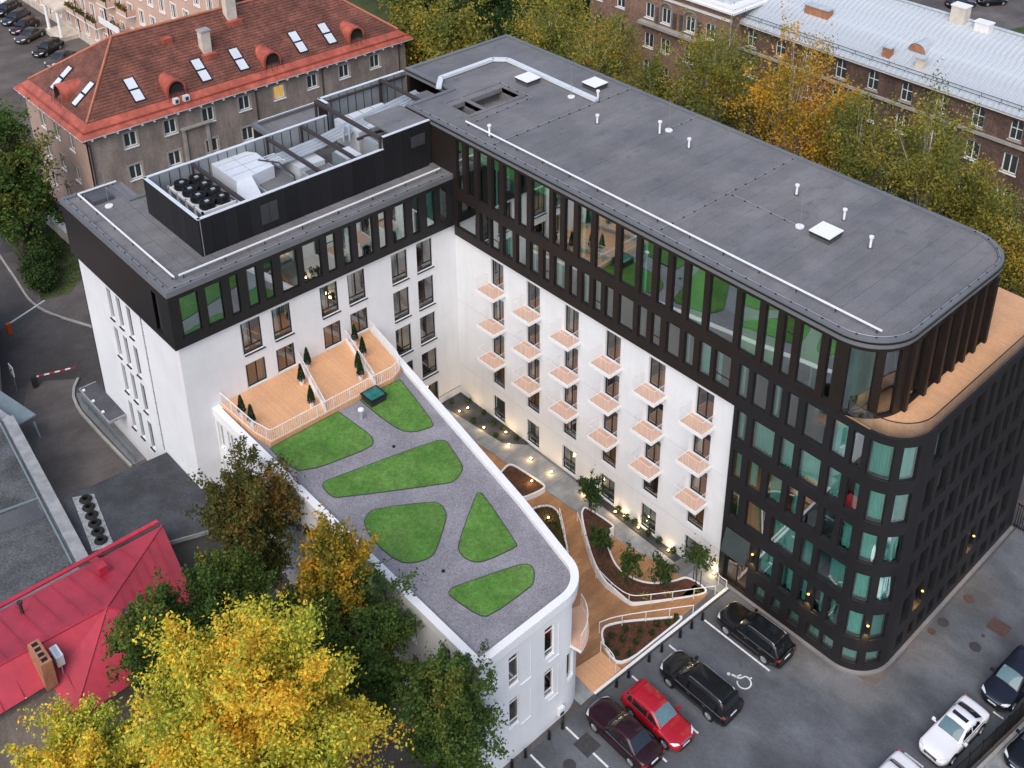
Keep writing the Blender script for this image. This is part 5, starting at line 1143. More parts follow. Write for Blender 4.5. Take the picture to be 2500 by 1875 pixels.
for i, (y, w) in enumerate(((-2.6,.5),(-1.55,.6))):
    t = thing('aircon_unit','small pale air unit before the leftmost street dormer, '+('left one' if i == 0 else 'right one'),'air unit',(-39.75,y,13.5)); MB().box(-40.0,y-w/2,13.45,-39.55,y+w/2,14.0).build('case','galv_white',t); MB().box(-39.55,y-w/4,13.55,-39.53,y+w/4,13.9).build('grille','steel_dark',t)
# --- A2: pink building behind
Q2 = thing('pink_house','long pink rendered house with white window trim and planted balconies','building',(-85,9.2,.8))
PQ = Path([(-125,9.2),(-52,9.2)]); po = []; x = 2.0
while x < 71: po += [(x,x+1.2,z,z+1.9) for z in (2.2,5.6,9.0,12.4,15.8)]; x += 3.1
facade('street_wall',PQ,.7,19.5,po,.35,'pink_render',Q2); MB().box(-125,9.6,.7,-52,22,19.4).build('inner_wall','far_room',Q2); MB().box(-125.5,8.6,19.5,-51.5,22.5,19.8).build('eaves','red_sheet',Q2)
for i, o in enumerate(po): fwin(Q2, PQ, o, .12, trim='white_paint')
MB().box(-125,9.05,.7,-52,9.19,1.9).build('plinth','chimney_plaster',Q2)
for i, (x, z) in enumerate(((-93.5,5.0),(-90,5.0),(-86.6,5.0),(-88.2,9.2),(-82,9.2),(-79,6.2),(-76,9.6),(-72,6.4))):
    o = MB().box(x-1.5,8.0,z,x+1.5,9.19,z+.18).build('balcony','white_paint',Q2); b = MB(); b.box(x-1.5,8.0,z+.18,x+1.5,8.08,z+.95); b.box(x-1.5,8.0,z+.18,x-1.42,9.19,z+.95); b.box(x+1.42,8.0,z+.18,x+1.5,9.19,z+.95); obj('parapet',b.mesh('parapet','pink_render'),o)
    rg = np.random.default_rng(i); n = 260; pts = np.stack([rg.uniform(x-1.4,x+1.4,n),rg.uniform(7.9,8.25,n),z+.9+rg.exponential(.25,n)],1); leaf_mesh('planting',pts,.22,'rust_leaf',o,rg)
c = MB(); c.box(-99.6,6.6,5.2,-94.6,9.19,5.5); c.box(-99.5,6.65,5.5,-94.7,9.19,5.56); po_ = c.build('portico','chimney_plaster',Q2)
for x in (-99.3,-95.1): obj('column',MB().cyl((x,6.9),.22,.8,5.2,12).mesh('column','white_paint'),po_)
obj('steps',MB().box(-99.6,6.3,.7,-94.6,9.19,1.4).mesh('steps','chimney_plaster'),po_)
for x in (-118,-104,-93.9,-84): MB().tube([(x,9.1,19.4),(x,9.1,1)],.08,5).build('downpipe','steel_dark',Q2)
t = thing('dish_screen','long white screen standing behind the ridge of the red tiled roof','screen',(-78,8,8)); 
MB().bar((-82,7.4,7.6),(-76,7.4,7.6),.1,.9).build('panel','white_paint',t); MB().bar((-79,7.5,.8),(-79,7.5,7.4),.12).build('post','steel_dark',t)
# --- B: brick house with a pale metal roof
Bb = thing('brick_house','long brown brick house with pale standing seam metal roof and white windows','building',(5,52,.9))
by = 50.9; PB = Path([(-12.6,by),(60,by)]); bo = []; x = 1.05; arches = []
i = 0
while x < 70:
    xx = x; bo += [(xx,xx+1.5,10.0,12.0),(xx,xx+1.5,6.3,8.3),(xx,xx+1.5,2.4,4.4)]
    arches.append((xx+.1,xx+1.35,13.5,15.55)); x += 3.86
facade('street_wall',PB,.8,16.2,bo+arches,.4,'brick_brown',Bb)
for k, o in enumerate(bo): fwin(Bb,PB,o,.14)
for o in arches:
    f = window(Bb,PB,o,.14,fm='white_paint',gm='far_glass',t=.08,bars=(('v',.62,.08,1.97),('h',1.15,.08,1.17)),fd=.1)
    w = o[1]-o[0]; hh = o[3]-o[2]
    def mk():
        b = MB(); r = w/2; n = 8; cx = w/2; z0 = hh-r
        for s in (-1,1):
            cor = (cx+s*(r+.02), hh+.02); ar = [(cx+s*r*math.cos(PI/2*i/n), z0+r*math.sin(PI/2*i/n)) for i in range(n+1)]
            for p, q_ in zip(ar, ar[1:]): b.add([(p[0],-.13,p[1]),(q_[0],-.13,q_[1]),(cor[0],-.13,cor[1])],[(0,1,2) if s>0 else (2,1,0)]); b.add([(p[0],-.13,p[1]),(q_[0],-.13,q_[1]),(q_[0],.0,q_[1]),(p[0],.0,p[1])],[(0,1,2,3)])
        return b.mesh('arch_infill','brick_brown')
    obj('arch_infill',cached('archinf',mk),f); obj('sill',cached('archsill',lambda: MB().box(-.1,-.3,-.14,w+.1,-.0,-.004).mesh('sill','stone_trim')),f)
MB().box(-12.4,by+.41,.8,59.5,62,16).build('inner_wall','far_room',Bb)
for z, d in ((12.85,.28),(5.0,.3)): MB().box(-12.6,by-d,z,60,by-.001,z+.28).build('string_course','stone_trim',Bb)
MB().box(-12.6,by-.55,15.95,60.3,by-.001,16.25).build('cornice','pink_white',Bb)
# standing seam roof, panel by panel
y0r, z0r, y1r, z1r = by-.75, 16.28, 60.2, 20.0
pan = MB(); dl_ = math.hypot(y1r-y0r,z1r-z0r); pan.add([(0,y0r,z0r),(.60,y0r,z0r),(.60,y1r,z1r),(0,y1r,z1r)],[(0,1,2,3)]); pan.add([(0,y0r,z0r),(.035,y0r,z0r),(.035,y0r,z0r+.11),(0,y0r,z0r+.11),(0,y1r,z1r),(.035,y1r,z1r),(.035,y1r,z1r+.11),(0,y1r,z1r+.11)],[(3,2,1,0),(4,5,6,7),(1,2,6,5),(2,3,7,6),(3,0,4,7)])
pm = pan.mesh('roof_panel','zinc_roof'); x = -12.6
while x < 60: obj('roof_panel',pm,Bb,(x,0,rnd.uniform(-.004,.004))); x += .606
MB().add([(-12.6,y1r,z1r),(60,y1r,z1r),(60,70,16.3),(-12.6,70,16.3)],[(0,1,2,3)]).build('rear_slope','zinc_roof',Bb); MB().bar((-12.6,y1r,z1r+.08),(60,y1r,z1r+.08),.4,.12).build('ridge_cap','zinc_roof',Bb)
for s in (.6,1.0): 
    b = MB(); zz = z0r+(z1r-z0r)*s/9.3+.25; b.bar((-12.5,y0r+s,zz),(60,y0r+s,zz),.05); 
    for i in range(36): xx = -12+i*2; b.bar((xx,y0r+s,zz-.3),(xx,y0r+s,zz),.04)
    b.build('snow_guard','steel_dark',Bb)
def roofz(y): return z0r+(z1r-z0r)*(y-y0r)/(y1r-y0r)
def chim(x,y,sx,sy,h,m,cap='zinc_roof'):
    z = roofz(y); c = MB().box(x-sx,y-sy,z-.7,x+sx,y+sy,z+h).build('chimney',m,Bb); obj('chimney_cap',MB().box(x-sx-.08,y-sy-.08,z+h,x+sx+.08,y+sy+.08,z+h+.12).mesh('chimney_cap',cap),c)
    if sx > .4:
        b = MB(); 
        for i in range(4): b.cyl((x-sx*.7+i*sx*.46,y),.09,z+h+.12,z+h+.3,8)
        obj('flue',b.mesh('flue','fan_black'),c) if 0 else None
chim(-5.2,54.8,1.5,.5,.8,'chimney_brick'); chim(5.1,52.2,.45,.35,.95,'chimney_brick'); chim(8.9,52.1,.45,.35,1.0,'chimney_plaster'); chim(8.4,59.8,.8,.6,1.6,'chimney_plaster','plate_white'); chim(11.2,59.6,.8,.5,.7,'pink_white','plate_white')
def barrel(x, y, front=True):
    z = roofz(y); n = 12; r = .95; pr = [(r*math.cos(PI-PI*i/n), r*.95*math.sin(PI-PI*i/n)) for i in range(n+1)]
    o = MB().loft([[(x+a,y,z+.15+c) for a,c in pr],[(x+a,y+3.2,z+.15+c) for a,c in pr]],close=False,cap=False).build('dormer','zinc_roof',Bb)
    obj('dormer_front',MB().add([(x+a*.93,y+.05,z+.15+c*.93) for a,c in pr],[tuple(range(n,-1,-1))]).mesh('dormer_front','chimney_brick'),o)
barrel(7.4,53.7); barrel(17.0,58.9)
# projecting bay of the brick house
yb = 48.9; PBY = Path([(-34,yb),(-12.3,yb),(-12.3,by+.4)]); bo = []; ba = []
for x in (-33.3,-29.6,-24.9,-22.35,-18.7,-15.8): 
    bo += [(x+34,x+34+1.45,9.9,11.75),(x+34,x+34+1.45,6.3,8.2),(x+34,x+34+1.45,2.4,4.3)]
    (bo if x in (-15.8,-33.3,-29.6,-24.9) else ba).append((x+34+.0,x+34+1.35,13.6,15.5))
facade('bay_wall',PBY,.8,17.6,bo+ba,.4,'brick_pale',Bb)
for o in bo+ba: fwin(Bb,PBY,o,.14)
for o in ba:
    n = 10; r = .95; x0 = -34+(o[0]+o[1])/2; b = MB(); pa = [(x0+r*math.cos(PI*i/n),15.2+r*math.sin(PI*i/n)) for i in range(n+1)]
    b.tube([(x0+r,yb-.1,13.4)]+[(a,yb-.1,c) for a,c in pa]+[(x0-r,yb-.1,13.4)],.12,6); b.build('arch_trim','concrete_dark',Bb)
    for s in (-1.35,1.35):
        for k in range(6): MB().box(x0+s-.22,yb-.16,13.4+k*.34,x0+s+.22,yb-.001,13.62+k*.34).build('quoin','brick_brown',Bb)
MB().box(-34,yb+.41,.8,-12.72,62,17.5).build('inner_wall','far_room',Bb)
b = MB(); b.box(-25.5,yb-.75,12.85,-15.9,yb-.001,13.2); b.build('balcony_ledge','stone_trim',Bb); MB().box(-34.1,yb-.12,16.45,-12.2,yb-.001,16.75).build('string_course','pink_white',Bb)
b = MB(); b.box(-34.4,yb-.7,17.6,-11.6,62,17.85); b.box(-34.2,yb-.45,17.85,-11.9,62,18.2); b.build('cornice','plate_white',Bb); MB().box(-34,yb+.4,18.2,-13.0,61.5,18.6).build('bay_roof','zinc_roof',Bb)
MB().tube([(-12.25,yb-.15,17.4),(-12.2,yb-.15,1)],.08,6).build('downpipe','galv',Bb)
# ground behind the brick house
sheet('rear_yard',[(-60,95),(60,95),(60,160),(-60,160)],1.0,'asphalt_old',.02); sheet('rear_lawn',[(-9,104),(-4,122),(40,122),(40,100)],1.03,'grass',.05); sheet('rear_lawn',[(-24,110),(-22,122),(-30,124),(-32,110)],1.03,'grass',.05)
# --- left side: grey flat roofed building, garage, red roofed house, pink corner
G = thing('flat_roofed_building','low building with grey felt flat roof and pale parapet beside the driveway','building',(-8,-36,.8))
gp = [(-24,-30.9),(-15.9,-29.0),(.9,-30.6),(.2,-38),(-24,-48)]
MB().prism([(-19,-29.4),(-15.8,-28.8),(1.2,-30.45),(1.2,-60),(-26,-60),(-26,-30.6)],.7,4.7).build('wall','concrete',G)
MB().prism([(-26,-60),(-26,-31.4),(-16.2,-29.7),(.45,-31.35),(.45,-60)],4.7,4.86).build('roof_felt','old_roofing',G)
b = MB(); b.bar((-15.9,-29.15,4.85),(1.0,-30.8,4.85),.75,.3); b.build('parapet','concrete',G)
b = MB()
for p, q_ in (((-16.1,-29.75),(.6,-31.4)),((-6.4,-30.75),(-9.5,-46)),((-16.1,-29.75),(-26,-31.4))): b.bar((*p,4.98),(*q_,4.98),.1,.14)
b.build('edge_trim','blue_steel',G); MB().prism([(-6.3,-30.95),(-4.6,-31.1),(-7.5,-46),(-9.3,-46)],4.862,4.875).build('roof_patch','bitumen_dark',G)
MB().bar((-21.5,-29.6,3.9),(-15.9,-28.5,3.9),2.6,.12).build('porch_roof','blue_steel',G) 
b = MB(); b.tube([(-15.6,-27.6,3.8),(-15.3,-27.5,2.4),(-16,-28.2,1)],.06,6); b.build('downpipe','blue_steel',G)
GA = thing('garage','low garage with dark felt roof wedged against the tall white gable','garage',(-1.5,-26,.8))
gpoly = [(-5.9,-29.4),(-5.3,-22.28),(-.9,-22.26),(-.25,-21.4),(3.1,-21.3),(3.3,-23.7),(2.4,-26.1),(.3,-30.2),(-2.5,-30.15)]
MB().prism([(-5.6,-29.2),(-5.0,-22.35),(2.8,-22.35),(2.9,-23.8),(2.1,-26),(.1,-29.9)],.7,4.1).build('wall','concrete_dark',GA); MB().prism(gpoly,4.1,4.4).build('roof_slab','garage_roof',GA)
b = MB(); b.bar((2.42,-26.1,4.25),(3.32,-23.7,4.25),.1,.3); b.build('fascia','concrete',GA); MB().prism([(-5.55,-28.9),(-4.9,-27.7),(.4,-28.7),(-.1,-29.9)],4.401,4.43).build('gravel_patch','pale_gravel',GA)
for i in range(6):
    x, y = -4.65+i*.83, -28.35-i*.16; t = tag(MB().lathe((x,y,4.43),[(.34,0),(.42,.12),(.34,.24),(.2,.24),(.2,.0)],16).build('tyre','rubber'),'black tyre lying on the garage roof, %s from the driveway end'%['first','second','third','fourth','fifth','sixth'][i],'tyre','row of tyres on the garage roof')
RH = thing('crimson_roofed_house','house with crimson sheet metal hipped roof at the left edge','building',(7,-33,.8))
MB().prism([(2.3,-26.7),(11.0,-28.4),(11.0,-35.6),(8.9,-35.9),(8.9,-50),(1.8,-50)],.7,5.4).build('wall','grey_render',RH)  # darker render tone carries the shade of the recessed wall
E0, E1, RG = 5.45, 5.45, 7.75
rp = {'a':(1.95,-26.05,E0),'b':(11.6,-27.9,E0),'c':(11.6,-35.9,E0),'d':(9.4,-36.0,6.45),'e':(9.4,-52,6.45),'f':(1.2,-52,E0),'r0':(7.9,-32.0,RG),'r1':(7.0,-52,RG)}
def face(ks): return MB().add([rp[k] for k in ks],[tuple(range(len(ks)))]).build('roof_slope','crimson_sheet',RH)
face(('f','r1','r0','a')); face(('a','r0','b')); face(('b','r0','c')); face(('c','r0','d')); face(('d','r0','r1','e'))
b = MB(); sb = lambda k1, k2: b.bar(Vector(rp[k1])+Vector((0,0,.04)),Vector(rp[k2])+Vector((0,0,.04)),.09,.07)
for a_, c_ in (('a','r0'),('b','r0'),('c','r0'),('r0','r1')): sb(a_,c_)
b.build('ridge_cap','crimson_sheet',RH)
b = MB()
for i in range(20):
    y = -29-i*1.05; t0 = Vector((1.55,y,E0+.0)); u = max(0,min(1,(y+31.6)/(-26.2+31.6))) if y > -31.6 else 0
    x1 = 7.45-(7.45-1.6)*u; z1 = RG-(RG-E0)*u; b.bar(t0+Vector((.4,0,.12)),Vector((x1,y,z1+.03)),.03,.05)
for i in range(6): 
    k = .15+.13*i; p = Vector(rp['a']).lerp(Vector(rp['r0']),k); q_ = Vector(rp['b']).lerp(Vector(rp['r0']),k); b.bar(p+Vector((0,0,.03)),q_+Vector((0,0,.03)),.03,.05)
for i in range(12):
    y = -33-i*1.1; b.bar(Vector((7.45,y,RG+.02)),Vector((9.4 if y < -36 else 11.4,y,6.5 if y < -36 else E0+.08)),.03,.05)
b.build('standing_seam','crimson_sheet',RH)
MB().bar((1.45,-26.1,E0+.02),(1.05,-52,E0+.02),.3,.14).build('gutter','crimson_sheet',RH)
c = MB().box(7.95,-36.35,6.5,9.8,-35.75,8.45).build('chimney','chimney_brick',RH); b = MB()
for i in range(4): b.box(8.1+i*.43,-36.2,8.451,8.36+i*.43,-35.9,8.47)
obj('flue',b.mesh('flue','fan_black'),c)
t = thing('aircon_unit','white air unit on the crimson roof beside the chimney','air unit',(9,-35.3,7.3)); MB().box(8.55,-35.5,7.3,9.5,-35.1,8.0).build('case','galv_white',t); MB().box(8.6,-35.4,8.0,9.45,-35.2,8.012).build('grille','galv',t); MB().bar((8.6,-35.3,6.9),(8.6,-35.3,7.3),.06).build('leg','galv',t); MB().bar((9.4,-35.3,6.5),(9.4,-35.3,7.3),.06).build('leg','galv',t); MB().tube([(8.9,-35.5,7.7),(8.8,-35.7,7.6),(8.7,-35.8,7.4)],.03,5).build('hose','rubber',t)
for x, y, k in ((3.35,-35.27,'left'),(8.9,-31.4,'right')): t = thing('roof_vent','dark crimson vent pipe on the crimson roof, '+k+' one','vent pipe',(x,y,6.2)); z = 6.2 if x < 5 else 7.1; MB().cyl((x,y),.1,z-.3,z+.7,8).build('pipe','steel_brown',t); MB().cyl((x,y),.17,z+.7,z+.82,8).build('cap','steel_brown',t)
t = thing('roof_box','box shaped crimson roof vent near the hip','roof vent',(3.9,-30.7,6.2)); MB().box(3.7,-30.95,5.9,4.2,-30.45,7.0).build('body','crimson_sheet',t); MB().add([(2.4,-30.9,6.3),(3.7,-30.95,7.0),(3.7,-30.45,7.0),(2.4,-30.4,6.3)],[(0,1,2,3)]).build('hood','crimson_sheet',t)
MB().prism([(9.5,-36.2),(14,-36.5),(14,-60),(9.5,-60)],.7,1.0).build('yard','soil_and_shade',RH)  # dark brown yard colour stands in for shade in the roof notch
PK = thing('pink_corner_house','pink rendered wall of a house at the left edge behind the barrier','building',(-30,-30,.8)); MB().prism([(-33.6,-24.3),(-22.4,-27.85),(-24,-33),(-36,-30)],.7,6.2).build('wall','pink_render',PK)
for k in range(3): p, q_ = Vector((-31.5+k*3.4,-24.94-k*1.078)), Vector((-30.3+k*3.4,-25.32-k*1.078)); w_ = MB().bar((p.x,p.y,3.6),(q_.x,q_.y,3.6),.12,1.6).build('window','white_paint',PK); obj('pane',MB().bar((p.x+.1,p.y+.05,3.6),(q_.x-.1,q_.y+.11,3.6),.12,1.3).mesh('pane','far_glass'),w_)
# barriers and sign
def barrier(base, tip, label, mats):
    t = thing('barrier_arm',label,'barrier',(*base,.8)); bx, by_ = base; MB().box(bx-.18,by_-.18,.75,bx+.18,by_+.18,1.85).build('cabinet',mats[0],t)
    d = Vector((tip[0]-bx,tip[1]-by_)); n = 8
    for i in range(n): p, q_ = Vector(base)+d*(i/n), Vector(base)+d*((i+1)/n); MB().bar((p.x,p.y,1.75),(q_.x,q_.y,1.75),.07,.1).build('stripe',mats[1] if i % 2 else mats[2],t)
barrier((-32.2,-23.7),(-33.6,-20.0),'barrier arm with orange cabinet at the street',('orange_plastic','white_paint','white_paint')); barrier((-23.6,-24.9),(-22.6,-21.9),'red and white striped barrier arm across the driveway',('steel_dark','red_paint','white_paint'))
t = thing('road_sign','small pale square sign on a post beside the driveway','sign',(-24,-26.2,.8)); MB().bar((-24,-26.2,.7),(-24,-26.2,3),.06).build('post','blue_steel',t); MB().box(-24.5,-26.26,2.5,-23.6,-26.2,3.4).build('plate','plate_white',t); MB().bar((-24.3,-26.29,2.7),(-23.8,-26.29,3.2),.05).build('arrow','fan_black',t)
t = thing('garden_wall','low white topped wall behind the left tree','wall',(-60,-14,.8)); MB().box(-75,-14.2,.7,-42.5,-13.9,2.4).build('wall','chimney_plaster',t); MB().box(-75.1,-14.35,2.4,-42.4,-13.75,2.55).build('coping','plate_white',t)
# street lamps behind the hotel
for x, y, zt, ar, k in ((-27.2,29,13.2,3.6,'right'),(-40.5,28,10.4,.9,'left')):
    t = thing('street_lamp','tall street lamp behind the hotel among the trees, '+k+' one','street lamp',(x,y,.9),'street lamps behind the hotel'); MB().tube([(x,y,.9),(x,y,zt-.5),(x+.2,y+.15,zt-.1),(x+ar*.78,y+ar*.6,zt)],[.09,.06,.05,.035],6).build('pole','galv',t); MB().obox((x+ar*.8+.2,y+ar*.62+.1),.5,.15,zt-.08,zt+.08,.65).build('lamp_head','plate_white',t)
# black screen wall and lot at the right edge
t = thing('screen_fence','black sheet fence beside the parked white car','fence',(45,2,1)); x0, y0_, x1, y1_ = 44.35, -8.0, 46.6, 12.0
n = 16
for i in range(n): p, q_ = Vector((x0,y0_)).lerp(Vector((x1,y1_)),i/n), Vector((x0,y0_)).lerp(Vector((x1,y1_)),(i+1)/n); MB().bar((p.x,p.y,1.75),(q_.x,q_.y,1.75),.06,1.5).build('fence_panel','fan_black',t); MB().bar((p.x,p.y,1),(p.x,p.y,2.6),.1).build('post','fan_black',t)
sheet('neighbour_lot',[(44.6,-9),(47.0,13),(70,13),(70,-9)],1.03,'concrete',.03); struct(MB().bar((44.75,-8,1.1),(46.95,12,1.1),.2,.2).build('lot_kerb','kerb_stone'))
gt = thing('entrance_gate','black barred gate at the far end of the black wall','gate',(39.5,18.6,1)); b = MB()
for i in range(16): MB().bar((38.5+i*.16,18.7,1),(38.5+i*.16,18.7,3.2),.04).build('bar','fan_black',gt)
for z in (1.2,3.1): MB().bar((38.4,18.7,z),(41,18.7,z),.06).build('rail','fan_black',gt)
MB().box(39.6,18.4,1.4,40.6,18.66,2.6).build('panel','plate_white',gt)
# ---------------------------------------------------------------- trees
tree('maple_tree',9.3,-23.4,.8,13.6,3.0,2.8,4.7,'rust and green maple standing against the annex beside the terraces','rust_leaf',42000,.17,11,clumps=110,cz=8.8,inner=.2,spread=.85)
tree('maple_tree',18.4,-23.2,.9,14.6,2.2,2.1,2.7,'maple with orange crown top rising above the garden roof edge','orange_leaf',20000,.17,12,clumps=60,cz=11.7,inner=.2,spread=.85)
tree('lime_tree',20.6,-23.7,.9,12.2,3.6,2.7,4.0,'dense dark green tree against the middle of the annex wall','green_leaf',42000,.16,13,clumps=100,cz=8.2,spread=.9)
tree('lime_tree',27.4,-22.9,1.0,12.6,2.9,2.4,4.5,'green tree covering the left corner of the annex front','green_leaf',46000,.15,14,clumps=110,cz=7.9,inner=.2,spread=.85)
tree('ash_tree',23.3,-31.5,1.0,17.2,5.6,5.4,4.9,'huge yellow green tree crown filling the bottom of the picture','yellow_leaf',130000,.15,15,clumps=210,cz=12.0,spread=.88,inner=.3)
tree('ash_tree',16.6,-37.4,1.0,9.4,4.2,4.0,3.4,'yellow tree at the lower left in front of the crimson roof','yellow_leaf',80000,.15,16,clumps=140,cz=6.0,spread=.88,inner=.3)
tree('ash_tree',28.6,-33.4,1.0,14.2,4.6,4.6,4.4,'yellow green tree nearest the viewer at the bottom edge','yellow_leaf',90000,.14,17,clumps=150,cz=9.8,inner=.3,spread=.88)
tree('lime_tree',13.0,-31.3,.9,12.0,2.0,2.0,3.6,'narrow dark green tree beside the crimson roof','green_leaf',26000,.16,18,clumps=70,cz=8.2,spread=.9)
tree('lime_tree',12.6,-27.0,.9,10.4,2.8,2.6,3.0,'green tree with yellow tips between the garage and the annex','green_leaf',32000,.16,19,clumps=80,cz=7.2,spread=.9)
tree('lime_tree',16.6,-25.0,.9,9.6,2.8,2.2,3.6,'dark green tree low against the annex wall behind the maple','dark_leaf',26000,.17,20,clumps=70,cz=6.0)
tree('elm_tree',-43.6,-18.0,.9,15.5,4.4,4.0,6.6,'tall dark tree on the lawn strip at the left edge','green_leaf',30000,.26,21,clumps=110,cz=8.9)
for i, (x, y, r, h, k) in enumerate(((-38.3,-18.6,1.7,3.0,'largest, at the tree foot'),(-36.6,-19.0,1.4,2.4,'nearest the kerb'),(-41,-17,1.6,2.6,'behind the tree'),(-46.5,-17.2,1.7,2.6,'furthest left'))): shrub(x,y,.9,r,h,'dark shrub on the lawn strip, '+k,'dark_leaf',2600,.2,i,'dark shrubs on the lawn strip')
bl = [(-23.5,32,20.5,4.0,6.3,'birch_leaf','behind the far roof corner'),(-16.5,31,19.5,4.3,6.0,'birch_leaf','left of the brick bay'),(-9.8,33,17.5,3.4,5.4,'birch_leaf','in front of the brick bay'),(-1.6,32.5,24.6,4.2,7.2,'birch_leaf','where the bay meets the long brick wall'),(2.9,36,18.5,3.2,5.4,'birch_leaf','beside the golden birch'),(7.2,32.5,25.6,4.4,7.8,'gold_birch_leaf','golden'),(10.6,35.5,20.5,3.0,5.8,'gold_birch_leaf','smaller golden'),(14.4,32.5,23.0,3.7,7.0,'birch_leaf','right of the golden birch'),(20.8,32.5,24.6,3.8,7.8,'birch_leaf','tall, before the small chimneys'),(23.8,36,17.5,2.8,5,'birch_leaf','right behind the tall one'),(28.6,32,18.6,3.2,5.2,'birch_leaf','above the rounded roof end'),(33.5,30,15,2.8,4.8,'birch_leaf','beyond the roof terrace'),(-6,38,19,3.6,6,'birch_leaf','half hidden before the brick bay'),(17.6,37.5,20,3.2,6.4,'birch_leaf','half hidden behind the two green ones'),(-19.5,37,19,3.8,6,'birch_leaf','behind the one left of the bay'),(32,36,17,3.2,5.4,'birch_leaf','behind the one beyond the terrace')]
for i, (x, y, h, r, rz, m, k) in enumerate(bl): tree('birch_tree',x,y,.9,h+.3,r*1.05,r*1.05,rz,'birch behind the hotel, '+k,m,13500,.20,60+i,'birches between the hotel and the brick house','birch_bark',clumps=95,droop=.55,cz=h+.3-rz*1.04,trunk=.010,inner=.2,spread=.95)
fw = [(-34,28,17,3.6,5.5,'birch_leaf'),(-41,29,14.5,4.6,5.8,'birch_leaf'),(-47.5,33,13.5,4.6,5.6,'birch_leaf'),(-29,38,19,3.8,6.5,'birch_leaf'),(-36,41,17,4.6,6.2,'dark_leaf'),(-45,43,16.5,5,6.2,'dark_leaf'),(-54,39,14,4.8,5.6,'dark_leaf'),(-61,44,15,5,6,'dark_leaf'),(-52,52,17,5.4,6.5,'dark_leaf'),(-41,54,18,5.2,6.8,'dark_leaf'),(-32,56,19,5,7,'dark_leaf'),(-63,58,17,6,6.5,'dark_leaf'),(-50,66,19,6,7.2,'dark_leaf'),(-39,70,20,6,7.4,'dark_leaf'),(-74,50,15,6,6,'dark_leaf'),(-75,66,17,6,7,'dark_leaf'),(-62,76,18,6.5,7,'dark_leaf')]
pk = ['nearest the far roof corner','left of the first','beside the red roof end','right of the lamp','behind the lamp','middle of the second row','behind the red roof end','left of the second row','third row, middle','third row, right','third row, furthest right','third row, left','back row, middle','back row, right','far left front','far left back','back row, left']
for i, (x, y, h, r, rz, m) in enumerate(fw): tree('park_tree',x,y,.9,h,r,r,rz,'tree of the dark park behind the hotel, '+pk[i],m,11000,.30,90+i,'trees of the dark park behind the hotel',clumps=70,droop=.3 if m == 'birch_leaf' else 0,inner=.3)
sheet('park_ground',[(-95,27),(-26,27),(-26,95),(-95,95)],.94,'grass',.1); sheet('back_lane_grass',[(-26,24),(36,24),(36,45),(-26,45)],.97,'soil_and_shade',.1)
